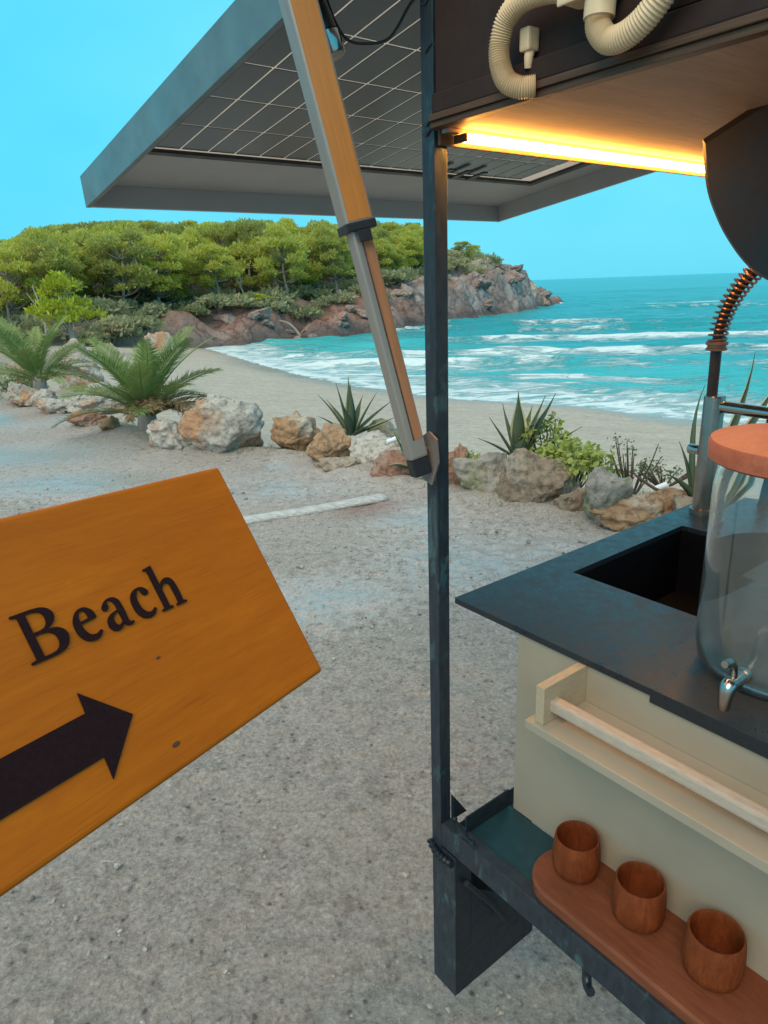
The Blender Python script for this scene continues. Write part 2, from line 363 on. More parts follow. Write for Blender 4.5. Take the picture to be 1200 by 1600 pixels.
# sea ------------------------------------------------------------
m, t, b = mat_base('turquoise sea'); MT['sea'] = m
v = coords(t, 'Object', (0.55, 1.0, 1)); n1 = noise_node(t, v, 1.4, 6, 0.62, 0.4); n2 = noise_node(t, v, 5.5, 6, 0.65)
n3 = noise_node(t, coords(t, 'Object', (0.02, 0.075, 1)), 1.0, 5, 0.6)
n5 = noise_node(t, coords(t, 'Object', (0.10, 0.32, 1)), 1.0, 5, 0.62)
sh = attr(t, 'shallow'); fo = attr(t, 'foam')
c = mixc(t, sh, (0.005, 0.32, 0.36, 1), (0.10, 0.66, 0.66, 1))
c = mixc(t, mapr(t, n3.outputs[0], 0.44, 0.66, 0, 0.4), c, (0.0, 0.17, 0.215, 1))
c = mixc(t, mapr(t, n5.outputs[0], 0.46, 0.66, 0, 0.45), c, (0.0, 0.26, 0.28, 1))
vf = noise_node(t, coords(t, 'Object', (0.5, 1.1, 1)), 2.2, 8, 0.72, 0.8)
fm = mathn(t, 'ADD', mathn(t, 'MULTIPLY', fo, 1.15), mathn(t, 'MULTIPLY', mathn(t, 'SUBTRACT', vf.outputs[0], 0.5), 1.7)); fm = mathn(t, 'SUBTRACT', fm, 0.58)
fmask = mapr(t, fm, -0.03, 0.30, 0, 0.95)
c = mixc(t, fmask, c, (0.74, 0.84, 0.85, 1))
t.links.new(c, b.inputs['Base Color']); t.links.new(mapr(t, fmask, 0, 1, 0.22, 0.75), b.inputs['Roughness'])
b.inputs['IOR'].default_value = 1.33
hb = mathn(t, 'ADD', n1.outputs[0], mathn(t, 'MULTIPLY', n2.outputs[0], 0.35))
bump(t, b, mathn(t, 'ADD', hb, mathn(t, 'MULTIPLY', fmask, 0.3)), 0.9, 0.35)

# rock materials ----------------------------------------------------
def rock_mat(name, c_a, c_b, c_dark, c_patch, patch=0.5, scale=3.0, pit=18):
    m, t, b = mat_base(name)
    oi = t.nodes.new('ShaderNodeObjectInfo'); v = coords(t, 'Object')
    ad = t.nodes.new('ShaderNodeVectorMath'); ad.operation = 'ADD'; t.links.new(v, ad.inputs[0])
    cb = t.nodes.new('ShaderNodeCombineXYZ'); k = mathn(t, 'MULTIPLY', oi.outputs['Random'], 40.0)
    for i in range(3): t.links.new(k, cb.inputs[i])
    t.links.new(cb.outputs[0], ad.inputs[1]); v = ad.outputs[0]
    n1 = noise_node(t, v, scale, 6, 0.65, 0.3); n2 = noise_node(t, v, scale * 5, 6, 0.7); n3 = noise_node(t, v, scale * 0.6, 4, 0.6, 0.5)
    vo = t.nodes.new('ShaderNodeTexVoronoi'); vo.inputs['Scale'].default_value = pit; t.links.new(v, vo.inputs['Vector'])
    c = ramp(t, n1.outputs[0], [(0.3, c_b), (0.6, c_a)])
    c = mixc(t, mapr(t, n3.outputs[0], 0.60 - 0.25 * patch, 0.66 - 0.12 * patch, 0, 0.9), c, c_patch)
    c = mixc(t, mapr(t, n2.outputs[0], 0.50, 0.36, 0, 0.75), c, c_dark)
    t.links.new(c, b.inputs['Base Color']); b.inputs['Roughness'].default_value = 0.9
    h = mathn(t, 'ADD', mathn(t, 'MULTIPLY', n2.outputs[0], 1.0), mathn(t, 'MULTIPLY', vo.outputs['Distance'], 0.5))
    nb = bump(t, None, n1.outputs[0], 0.5, 0.05); bump(t, b, h, 0.8, 0.05, nb); return m
MT['rock_white'] = rock_mat('pale limestone with rusty stain', (0.56, 0.52, 0.46, 1), (0.36, 0.32, 0.28, 1), (0.15, 0.12, 0.10, 1), (0.50, 0.25, 0.12, 1), 0.45)
MT['rock_orange'] = rock_mat('orange limestone', (0.46, 0.28, 0.16, 1), (0.36, 0.205, 0.11, 1), (0.13, 0.075, 0.045, 1), (0.54, 0.48, 0.40, 1), 0.25)
MT['rock_brown'] = rock_mat('brown limestone', (0.36, 0.27, 0.19, 1), (0.25, 0.18, 0.13, 1), (0.10, 0.075, 0.055, 1), (0.40, 0.33, 0.26, 1), 0.35)
MT['rock_grey'] = rock_mat('grey limestone', (0.40, 0.36, 0.31, 1), (0.26, 0.23, 0.19, 1), (0.11, 0.10, 0.08, 1), (0.30, 0.29, 0.15, 1), 0.25)
MT['rock_red'] = rock_mat('reddish stone', (0.42, 0.22, 0.15, 1), (0.30, 0.16, 0.11, 1), (0.12, 0.07, 0.05, 1), (0.40, 0.33, 0.27, 1), 0.3)
MT['cliff_stone'] = rock_mat('cliff stone', (0.34, 0.265, 0.235, 1), (0.23, 0.175, 0.155, 1), (0.08, 0.06, 0.058, 1), (0.36, 0.22, 0.17, 1), 0.35, 0.9, 3.0)

m, t, b = mat_base('headland ground'); MT['headland'] = m
v = coords(t, 'Object'); n1 = noise_node(t, v, 0.35, 6, 0.65, 0.4); n2 = noise_node(t, v, 1.7, 7, 0.7); n3 = noise_node(t, v, 0.16, 4, 0.6)
vo = t.nodes.new('ShaderNodeTexVoronoi'); vo.feature = 'DISTANCE_TO_EDGE'; vo.inputs['Scale'].default_value = 0.55
dv = t.nodes.new('ShaderNodeVectorMath'); dv.operation = 'ADD'; t.links.new(v, dv.inputs[0])
ns = noise_node(t, v, 0.9, 3); t.links.new(ns.outputs[1], dv.inputs[1]); t.links.new(dv.outputs[0], vo.inputs['Vector'])
rocky = attr(t, 'rocky'); redd = attr(t, 'red'); palea = attr(t, 'pale'); wetr = attr(t, 'wetrock')
c = ramp(t, n1.outputs[0], [(0.3, (0.20, 0.14, 0.12, 1)), (0.5, (0.32, 0.225, 0.195, 1)), (0.7, (0.44, 0.335, 0.295, 1))])
c = mixc(t, mathn(t, 'MULTIPLY', redd, mapr(t, n3.outputs[0], 0.35, 0.6, 0.3, 1.0)), c, (0.36, 0.165, 0.115, 1))
c = mixc(t, mathn(t, 'MULTIPLY', palea, mapr(t, n2.outputs[0], 0.3, 0.55, 0.2, 0.9)), c, (0.46, 0.42, 0.40, 1))
c = mixc(t, mapr(t, n2.outputs[0], 0.48, 0.33, 0, 0.8), c, (0.085, 0.062, 0.056, 1))
c = mixc(t, mapr(t, vo.outputs[0], 0.05, 0.0, 0, 0.6), c, (0.06, 0.045, 0.042, 1))
c = mixc(t, mathn(t, 'MULTIPLY', wetr, 0.75), c, (0.075, 0.052, 0.050, 1))
soil = ramp(t, n2.outputs[0], [(0.3, (0.20, 0.155, 0.12, 1)), (0.7, (0.42, 0.31, 0.23, 1))])
c = mixc(t, rocky, soil, c)
t.links.new(c, b.inputs['Base Color']); b.inputs['Roughness'].default_value = 0.9
nb = bump(t, None, n2.outputs[0], 0.9, 0.5); bump(t, b, vo.outputs[0], 0.6, 0.5, nb)

def leaf_mat(name, cols, rough=0.55, trans=0.25, scale=1.2, obj=0.5):
    m, t, b = mat_base(name)
    oi = t.nodes.new('ShaderNodeObjectInfo'); v = coords(t, 'Object'); n = noise_node(t, v, scale, 3, 0.6)
    g = t.nodes.new('ShaderNodeNewGeometry')
    k = mathn(t, 'ADD', mathn(t, 'MULTIPLY', n.outputs[0], 0.9 - obj * 0.6), mathn(t, 'MULTIPLY', oi.outputs['Random'], obj))
    k = mathn(t, 'ADD', k, mathn(t, 'MULTIPLY', g.outputs['Random Per Island'], 0.34))
    c = ramp(t, k, [(0.30 + 0.55 * i / max(1, len(cols) - 1), q) for i, q in enumerate(cols)])
    t.links.new(c, b.inputs['Base Color']); b.inputs['Roughness'].default_value = rough
    b.inputs['Specular IOR Level'].default_value = 0.25
    tr = t.nodes.new('ShaderNodeBsdfTranslucent'); t.links.new(c, tr.inputs[0])
    mx = t.nodes.new('ShaderNodeMixShader'); mx.inputs[0].default_value = trans
    o = t.nodes['Material Output']; t.links.new(b.outputs[0], mx.inputs[1]); t.links.new(tr.outputs[0], mx.inputs[2]); t.links.new(mx.outputs[0], o.inputs[0])
    return m
MT['pine'] = leaf_mat('pine needles', [(0.24, 0.27, 0.12, 1), (0.42, 0.44, 0.11, 1), (0.60, 0.60, 0.12, 1)], 0.6, 0.5, 0.8, 0.5)
MT['pine_bright'] = leaf_mat('young pine needles', [(0.30, 0.36, 0.03, 1), (0.44, 0.48, 0.04, 1)], 0.6, 0.3, 0.8, 0.2)
MT['bush'] = leaf_mat('scrub leaves', [(0.22, 0.25, 0.13, 1), (0.34, 0.36, 0.19, 1), (0.44, 0.43, 0.26, 1)], 0.65, 0.4, 1.2, 0.55)
MT['palm'] = leaf_mat('palm leaflets', [(0.11, 0.16, 0.05, 1), (0.18, 0.25, 0.07, 1), (0.27, 0.33, 0.11, 1)], 0.45, 0.25, 3, 0.4)
MT['palm_dry'] = leaf_mat('dry palm leaflets', [(0.16, 0.105, 0.05, 1), (0.27, 0.19, 0.10, 1)], 0.7, 0.2, 3, 0.4)
MT['agave'] = leaf_mat('agave leaf', [(0.055, 0.085, 0.055, 1), (0.11, 0.145, 0.085, 1)], 0.5, 0.1, 4, 0.4)
MT['agave_edge'] = leaf_mat('agave cream margin', [(0.45, 0.42, 0.20, 1), (0.55, 0.50, 0.28, 1)], 0.5, 0.1, 4, 0.2)
MT['succulent'] = leaf_mat('yellow green leaves', [(0.16, 0.21, 0.05, 1), (0.30, 0.36, 0.07, 1), (0.42, 0.46, 0.13, 1)], 0.5, 0.3, 6, 0.3)
MT['weed'] = leaf_mat('grey green weed', [(0.10, 0.13, 0.06, 1), (0.22, 0.24, 0.12, 1)], 0.6, 0.2, 6, 0.3)

# ================================================================ SETTING
SEA = -1.3
SHORE = [(60, -60), (30, -12), (16, 4), (9.5, 11.3), (6.8, 14.1), (4.75, 16.3), (1.75, 18.3), (-0.65, 21.2), (-2.45, 24.0), (-5.1, 29.3), (-8.2, 36.0), (-10.5, 40.5), (-14, 48)]
HEAD = [(-10.5, 36.6), (-8.6, 39.3), (-5.9, 40.4), (-2.8, 43.6), (0.45, 46.6), (5.5, 55.4), (10, 64.5), (13, 68.5), (19.3, 81), (24.5, 94.0), (22.0, 100), (12, 106), (-5, 112), (-40, 125), (-150, 150), (-150, 18), (-60, 16), (-34, 19), (-22, 24), (-15.5, 30)]
LOT = [(-60, 22), (-14, 15.5), (-8.0, 13.0), (-5.6, 11.0), (-3.6, 9.0), (-2.2, 7.5), (-1.3, 7.1), (-0.5, 6.55), (0.2, 6.0), (0.75, 5.35), (1.2, 4.95), (1.8, 4.75), (2.6, 4.9), (5, 4.6), (12, 2), (40, -20)]
def poly_dist(X, Y, P, closed=False):
    d = np.full(np.shape(X), 1e9); n = len(P)
    for i in range(n if closed else n - 1):
        ax, ay = P[i]; bx, by = P[(i + 1) % n]; ex, ey = bx - ax, by - ay
        tt = np.clip(((X - ax) * ex + (Y - ay) * ey) / (ex * ex + ey * ey), 0, 1)
        d = np.minimum(d, np.hypot(X - ax - tt * ex, Y - ay - tt * ey))
    return d
def inside(X, Y, P):
    r = np.zeros(np.shape(X), bool); n = len(P)
    for i in range(n):
        ax, ay = P[i]; bx, by = P[(i + 1) % n]
        c_ = ((ay > Y) != (by > Y)) & (X < (bx - ax) * (Y - ay) / (by - ay + 1e-12) + ax)
        r ^= c_
    return r
def shore_sd(X, Y):        # positive inland
    P = SHORE + [(-300, 48), (-300, -300), (60, -300)]
    return poly_dist(X, Y, SHORE) * np.where(inside(X, Y, P), 1, -1)
def lot_sd(X, Y):          # positive beyond the line of boulders
    P = LOT + [(40, -300), (-60, -300)]
    return poly_dist(X, Y, LOT) * np.where(inside(X, Y, P), -1, 1)
def head_s(X, Y):
    return poly_dist(X, Y, HEAD, True) * np.where(inside(X, Y, HEAD), 1, -1)
def z_beach(X, Y):
    sd = shore_sd(X, Y)
    z = SEA + np.where(sd > 0, 0.105 * sd, 0.16 * sd)
    z = np.minimum(z, -0.13); z = np.maximum(z, -4.0)
    return z + 0.025 * fbm(X * 0.9, Y * 0.9, s=3) * sst(0.3, 2, sd) + 0.012 * fbm(X * 4, Y * 4, s=5)
def z_head(X, Y):
    s = head_s(X, Y)
    s = s + 1.1 * fbm(X * 0.22, Y * 0.22, s=11, o=3) * sst(-0.5, 3, s) + 0.5 * fbm(X * 0.8, Y * 0.8, s=12, o=3)
    right = sst(-6, 14, X); left = sst(-9, -14, X)
    cl = (1.15 + 1.9 * right) * (1 - left) + 1.25 * left
    k = 0.145 + 0.225 * right
    h = cl * sst(-0.2, 2.4, s) + np.where(s > 1, k * (s - 1), 0)
    h = h + np.where(s > 9, 0.10 * (s - 9), 0) * (1 - right)
    cap = 6.2 + 0.2 * right
    h = np.where(h > cap, cap + 0.22 * (h - cap), h); h = np.minimum(h, 8.2)
    dt = np.hypot(X - 24.5, Y - 94.0); h = h * np.where(h > 0, 0.10 + 0.90 * np.clip(dt / 17.0, 0, 1) ** 1.15, 1)
    h = np.where(s < -0.2, 1.2 * (s + 0.2), h)
    rock = sst(0.0, 0.6, s) * (1 - sst(4, 10, s) * (1 - 0.6 * right)) * (1 - 0.7 * left)
    h = h + right * sst(0.2, 1.5, s) * sst(3, 12, dt) * (0.58 * (1 - np.abs(fbm(X * 0.38, Y * 0.30, s=26, o=3, g=.6))) ** 2 - 0.45 + 0.5 * np.floor(2.2 * fbm(X * 0.30, Y * 0.42, s=27, o=2)) * 0.22)
    h = h + rock * (0.42 * fbm(X * 0.55, Y * 0.55, s=21, o=4, g=0.55) + 0.55 * np.abs(fbm(X * 0.27, Y * 0.33, s=25, o=3)))
    return np.maximum(SEA + h, -4.5)
def Zg(x, y):
    x = np.array([x], float); y = np.array([y], float)
    return float(max(z_beach(x, y)[0], z_head(x, y)[0]))
def grow(a, b, step, lim_a, lim_b, f=1.25):
    mid = list(np.arange(a, b + 1e-6, step)); lo, hi, s = [], [], step
    p = a
    while p > lim_a: s *= f; p -= s; lo.append(p)
    p, s = b, step
    while p < lim_b: s *= f; p += s; hi.append(p)
    return np.array(lo[::-1] + mid + hi)
def grid_obj(name, xs, ys, zf, mat, attrs=None, keep=None, smooth=True):
    X, Y = np.meshgrid(xs, ys); Z = zf(X, Y); nx, ny = len(xs), len(ys)
    V = np.stack([X.ravel(), Y.ravel(), Z.ravel()], 1)
    i = np.arange(nx * ny).reshape(ny, nx)
    q = np.stack([i[:-1, :-1], i[:-1, 1:], i[1:, 1:], i[1:, :-1]], -1).reshape(-1, 4)
    if keep is not None:
        K = keep(X, Y, Z).ravel(); q = q[K[q].any(1)]
        used = np.unique(q); mp = np.full(nx * ny, -1); mp[used] = np.arange(len(used)); q = mp[q]; V = V[used]
        X, Y, Z = V[:, 0], V[:, 1], V[:, 2]
    me = bpy.data.meshes.new(name)
    me.vertices.add(len(V)); me.vertices.foreach_set('co', V.astype(np.float32).ravel())
    me.loops.add(q.size); me.loops.foreach_set('vertex_index', q.astype(np.int32).ravel())
    me.polygons.add(len(q)); me.polygons.foreach_set('loop_start', np.arange(0, q.size, 4, dtype=np.int32))
    me.update(calc_edges=True); me.validate()
    if smooth: me.shade_smooth()
    me.materials.append(mat)
    for an, fn in (attrs or {}).items():
        a = me.attributes.new(an, 'FLOAT', 'POINT'); a.data.foreach_set('value', np.clip(fn(X, Y, Z), 0, 1).astype(np.float32).ravel())
    o = bpy.data.objects.new(name, me); COL.objects.link(o); return o

# gravel lot
def ruts(X, Y):      # faint tyre marks sweeping round towards the beach
    r_ = np.hypot(X + 4.2, Y - 0.2) + .05 * fbm(X * .8, Y * .8, s=48, o=2); a = np.zeros_like(X)
    for q in (4.05, 5.15): a = np.maximum(a, np.exp(-((r_ - q) / .075) ** 2) * (.65 + .35 * np.sign(np.sin(26 * np.arctan2(Y - .2, X + 4.2) * q / 1.6)) ))
    return a
o = grid_obj('gravel_lot', grow(-2.2, 2.4, 0.022, -70, 50, 1.10), grow(0.2, 5.6, 0.022, -70, 24, 1.10),
    lambda X, Y: 0.010 * fbm(X * 1.3, Y * 1.3, s=41, o=3) + np.where((np.abs(X) < 4) & (Y < 8), 0.008 * fbm(X * 9, Y * 9, s=42, o=3) + 0.0055 * fbm(X * 28, Y * 28, s=44, o=2), 0) + 0.055 * np.exp(-((lot_sd(X, Y) + .12) / .26) ** 2) * (1 + .5 * fbm(X * 3, Y * 3, s=47, o=2)) - 0.007 * ruts(X, Y) - 0.55 * sst(0.0, 0.9, lot_sd(X, Y) + 0.12 * fbm(X, Y, s=43)), MT['gravel'], keep=lambda X, Y, Z: lot_sd(X, Y) < 1.1)
tag(o, kind='structure', label='grey beige gravel lot with damp patches')
# beach
o = grid_obj('beach', grow(-14, 14, 0.16, -220, 120, 1.18), grow(3.5, 42, 0.16, -120, 60, 1.18), z_beach, MT['sand'],
    {'wet': lambda X, Y, Z: sst(2.0, 0.2, shore_sd(X, Y) + 0.5 * fbm(X * 0.5, Y * 0.5, s=51)), 'scrub': lambda X, Y, Z: sst(-4.5, -9, X + 0.5 * (Y - 12) + 1.2 * fbm(X * 0.6, Y * 0.6, s=52)) * sst(4.0, 9.0, shore_sd(X, Y))},
    keep=lambda X, Y, Z: Z > -3.5)
tag(o, kind='structure', label='pale grey sand beach curving along the bay')
# headland terrain
o = grid_obj('headland', np.concatenate([np.arange(-150, -40, 2.0), np.arange(-40, 27, 0.30)]), np.concatenate([np.arange(14, 30, 0.5), np.arange(30, 100, 0.32), np.arange(100, 152, 2.0)]), z_head, MT['headland'],
    {'rocky': lambda X, Y, Z: np.maximum(sst(7, 4.0, head_s(X, Y) + fbm(X * .4, Y * .4, s=61)) * sst(-13, -9, X), sst(4, 9, X)) , 'red': lambda X, Y, Z: sst(5, 1, X) * sst(-1.0, -0.2, Z) * 0.85,
     'pale': lambda X, Y, Z: sst(0.1, 0.6, fbm(X * 0.25, Y * 0.25, s=63)) * sst(-2, 3, X) * 0.8, 'wetrock': lambda X, Y, Z: sst(SEA + 0.75, SEA + 0.15, Z + 0.3 * fbm(X * .7, Y * .7, s=64))},
    keep=lambda X, Y, Z: Z > -3.6)
tag(o, kind='structure', label='rocky wooded headland closing the bay')

# sea
CRESTS = [(19.3, 0.14, 0.7, 1.0), (21.6, 0.10, 0.5, 0.8), (24.2, 0.12, 0.6, 0.9), (27.2, 0.20, 0.8, 0.95), (31.0, 0.22, 0.9, 1.0), (35.8, 0.26, 1.0, 1.0), (41.5, 0.26, 1.0, 0.75), (48, 0.32, 1.2, 0.7), (56, 0.36, 1.4, 0.6), (66, 0.4, 1.6, 0.6), (77, 0.45, 2.0, 0.7), (92, 0.4, 3, 0.35), (112, 0.45, 3.5, 0.3), (140, 0.5, 5, 0.3)]
def sea_fields(X, Y):
    ph = Y + X * 0.43 * np.clip((35 - Y) / 16, 0, 1) + 0.9 * fbm(X * 0.10, Y * 0.10, s=71, o=2) + 0.25 * fbm(X * 0.5, Y * 0.5, s=72, o=2)
    d = -shore_sd(X, Y); deep = sst(0.2, 2.5, d)
    z = np.zeros_like(X); f = np.zeros_like(X)
    for i, (yc, a, wd, fo_) in enumerate(CRESTS):
        mod = np.clip(0.55 + 0.9 * vnoise(X * 0.085 + i * 7.3, Y * 0.0 + i * 3.1, s=73), 0.0, 1.2)
        u = (ph - yc) / wd
        z += a * mod * (np.exp(-np.where(u < 0, (u / 0.45) ** 2, (u / 1.5) ** 2)))
        brk = np.clip(0.46 + 0.95 * vnoise(X * 0.16 + i * 5.7, Y * 0.02 + i * 1.7, s=74) + 0.45 * vnoise(X * 0.7 + i * 2.7, Y * 0.3, s=80), 0, 1) ** 0.7
        f = np.maximum(f, fo_ * brk * np.exp(-np.where(u < 0, (u / 0.95) ** 2, (u / 0.55) ** 2)))
        if i < 8:      # trailing lacy foam in front of the breaker
            f = np.maximum(f, 0.80 * fo_ * (0.30 + 0.70 * brk) * sst(-5.5, -0.4, u) * (u < 0))
    z += 0.085 * fbm(X * 0.35, Y * 0.75, s=75, o=3) + 0.018 * fbm(X * 1.5, Y * 2.6, s=76, o=2)
    f = np.maximum(f, 0.92 * np.exp(-((d - 0.25 - 0.35 * fbm(X * 0.7, Y * 0.7, s=77)) / 0.35) ** 2))
    f = np.maximum(f, 0.74 * sst(9, 0.5, d))
    hs = -head_s(X, Y)
    f = np.maximum(f, 0.85 * sst(1.5, 0.1, hs) * (hs > -1) * np.clip(0.5 + vnoise(X * 0.4, Y * 0.4, s=78), 0, 1))
    return SEA + z * deep + 0.012 * (1 - deep), f, sst(16, 1.0, d) * (0.75 + 0.25 * vnoise(X * .2, Y * .2, s=79))
o = grid_obj('sea', grow(-13, 34, 0.19, -6000, 9000, 1.22), np.concatenate([grow(9, 60, 0.17, -300, 61, 1.2), grow(62.5, 125, 0.45, 62.4, 12000, 1.15)]), lambda X, Y: sea_fields(X, Y)[0], MT['sea'],
    {'foam': lambda X, Y, Z: sea_fields(X, Y)[1], 'shallow': lambda X, Y, Z: sea_fields(X, Y)[2]}, keep=lambda X, Y, Z: (shore_sd(X, Y) < 1.5) & (head_s(X, Y) < 8))
tag(o, kind='structure', label='turquoise sea with white breakers')

# ================================================================ TREES
def leaf_cloud(centres, radii, per, size, flat=0.6, up_bias=0.5, seed=0, wid=0.36):
    r = np.random.default_rng(seed); V, Fc = [], []
    for c_, R in zip(centres, radii):
        n = int(per * (R / 0.6) ** 1.6) + 6
        d = r.normal(size=(n, 3)); d /= np.linalg.norm(d, axis=1)[:, None]
        d[:, 2] = np.where(d[:, 2] < -0.2, -d[:, 2] * r.random(n), d[:, 2])
        rad = R * (0.55 + 0.5 * r.random(n) ** 0.6)
        P = np.array(c_) + d * rad[:, None] * np.array([1, 1, flat])
        ax = d * 0.6 + r.normal(size=(n, 3)) * 0.6 + np.array([0, 0, up_bias]); ax /= np.linalg.norm(ax, axis=1)[:, None]
        sd_ = np.cross(ax, r.normal(size=(n, 3))); sd_ /= np.linalg.norm(sd_, axis=1)[:, None] + 1e-9
        ln = size * (0.5 + 1.3 * r.random(n) ** 2.2); wd = ln * wid * (0.7 + 0.6 * r.random(n))
        for i in range(n):
            a = len(V); p = P[i]; e1 = ax[i] * ln[i]; e2 = sd_[i] * wd[i]
            V += [p - e2 * 0.5, p + e2 * 0.5, p + e1 * 0.6 + e2, p + e1 + e2 * 0.1, p + e1 * 0.55 - e2]
            Fc.append((a, a + 1, a + 2, a + 3, a + 4))
    return V, Fc
def make_pine(seed, h=4.6, spread=1.9, umbrella=0.5, lobes=26, mat='pine', lean=0.15, per=330):
    lobes = int(lobes * 1.55); r = random.Random(seed); root = empty('pine_tree')
    bend = Vector((r.uniform(-1, 1) * lean, r.uniform(-1, 1) * lean, 0))
    tr = [Vector((0, 0, -0.3))]
    for i in range(1, 7):
        k = i / 6; tr.append(Vector((bend.x * h * k * k + r.uniform(-.05, .05), bend.y * h * k * k + r.uniform(-.05, .05), h * 0.86 * k)))
    V, Fc = tube_data(smooth_path(tr, 2), [0.13 * (1 - 0.75 * i / 12) for i in range(13)], 7)
    V = list(V); Fc = list(Fc); C, Rr = [], []
    for j in range(lobes):
        k = r.random() ** 0.8; zz = h * (0.28 + 0.68 * k)
        prof = spread * (0.45 + 0.75 * math.sin(PI * min(1, (0.25 + 0.75 * (1 - k)) ** (0.5 + umbrella)))) * (0.9 if k < .9 else .6)
        a = r.uniform(0, 2 * PI) if j > 4 else 2 * PI * j / 5; rr = prof * (0.25 + 0.75 * math.sqrt(r.random())) * (1 - 0.35 * k)
        base = Vector((bend.x * h * k * .8, bend.y * h * k * .8, 0)); p = base + Vector((rr * math.cos(a), rr * math.sin(a), zz))
        C.append(p); Rr.append(r.uniform(0.30, 0.62) * spread / 1.9)
        b0 = tr[min(6, 2 + int(k * 4))]; path = [b0, (b0 + p) / 2 + Vector((0, 0, -0.12)), p]
        v2, f2 = tube_data(smooth_path(path, 3), [0.05, .045, .04, .032, .025, .018, .012], 5); o_ = len(V)
        V += v2; Fc += [tuple(i + o_ for i in f) for f in f2]
    for j in range(5):      # bare lower boughs
        k = r.uniform(0.2, 0.5); b0 = Vector((bend.x * h * k * k, bend.y * h * k * k, h * .86 * k)); a = r.uniform(0, 2 * PI); ln = r.uniform(0.5, 1.3)
        path = [b0, b0 + Vector((math.cos(a) * ln * .5, math.sin(a) * ln * .5, r.uniform(-.1, .2))), b0 + Vector((math.cos(a) * ln, math.sin(a) * ln, r.uniform(-.1, .5)))]
        v2, f2 = tube_data(smooth_path(path, 3), [0.035, .03, .026, .02, .016, .012, .008], 5); o_ = len(V)
        V += v2; Fc += [tuple(i + o_ for i in f) for f in f2]
    mesh_obj('trunk', V, Fc, MT['bark'], root, True)
    V, Fc = leaf_cloud([tuple(c_) for c_ in C], Rr, per, 0.155, 0.78, 0.5, seed, 0.20)
    mesh_obj('crown', V, Fc, MT[mat], root); return root
def copy_tree(o, parent=None):
    c_ = o.copy(); COL.objects.link(c_); c_.parent = parent
    for ch in list(o.children): copy_tree(ch, c_)
    return c_
pines = [make_pine(101, 4.4, 1.9, .5), make_pine(102, 4.9, 1.7, .3, 28), make_pine(103, 4.2, 2.2, .8, 28), make_pine(104, 4.6, 1.6, .4, 30), make_pine(105, 4.0, 2.0, .6, 26, lean=.35), make_pine(106, 5.1, 1.9, .4, 30), make_pine(107, 4.5, 2.1, .7, 28, lean=.25)]
pine_used = [False] * len(pines)
SKY = ((-200, 400), (0, 384), (60, 366), (130, 350), (640, 350), (690, 362), (745, 384))
PH = [4.4, 4.9, 4.2, 4.6, 4.0, 5.1, 4.5]
def top_limit(px):
    return float(np.interp(px, [a for a, b_ in SKY], [b_ for a, b_ in SKY]))
def fit_height(k, x, y, sc, sq, px, low=0.0):
    d = ray(px, top_limit(px) + low); room = EYE + d.z / d.y * y - Zg(x, y)      # space under the skyline
    return min(sq, room / (PH[k] * 1.02 * sc))
def put_pine(k, x, y, sc, rz, label, group='pines of the headland wood', dz=0.0, squash=1.0):
    o = copy_tree(pines[k]) if pine_used[k] else pines[k]; pine_used[k] = True
    o.location = (x, y, Zg(x, y) - 0.1 + dz); o.scale = (sc, sc, sc * squash); o.rotation_euler = (0, 0, rz)
    tag(o, label, 'pine tree', group); return o
# single pines one can pick out
bright = make_pine(120, 2.9, 1.35, .8, 15, 'pine_bright', .1, 330)
p = at_y(112, 524, 27.5); bright.location = (p.x, p.y, Zg(p.x, p.y) - .05); tag(bright, 'small bright yellow-green pine in front of the wood, above the palms', 'pine tree', 'pines of the headland wood')
PLACED = [(p.x, p.y)]
for (px, Y, k, sc, lab, sq) in ((192, 44.0, 2, 1.12, 'broad flat-topped umbrella pine at the front of the wood, above the palm', .98),
                     (388, 47.5, 2, 1.0, 'rounded bright pine above the leaning pale dead trunk', .95),
                     (272, 50, 1, 1.0, 'slender upright pine between the flat-topped pine and the rounded one', 1.05),
                     (470, 50, 4, .95, 'pine above the reddish shore rocks, left of the grey strut', 1.0),
                     (30, 36, 0, .90, 'pine at the left end of the wood, nearest the picture edge', 1.0),
                     (728, 76, 3, .75, 'last pine on the ridge before the bare rocky point', .8)):
    x = (px - 600) / 1074 * Y * 1.06 * 1.0; d = ray(px, 450); x = d.x / d.y * Y
    put_pine(k, x, Y, sc, random.uniform(0, 6), lab, squash=min(sq, fit_height(k, x, Y, sc, sq, px, -3))); PLACED.append((x, Y))
cand = 0; tries = 0
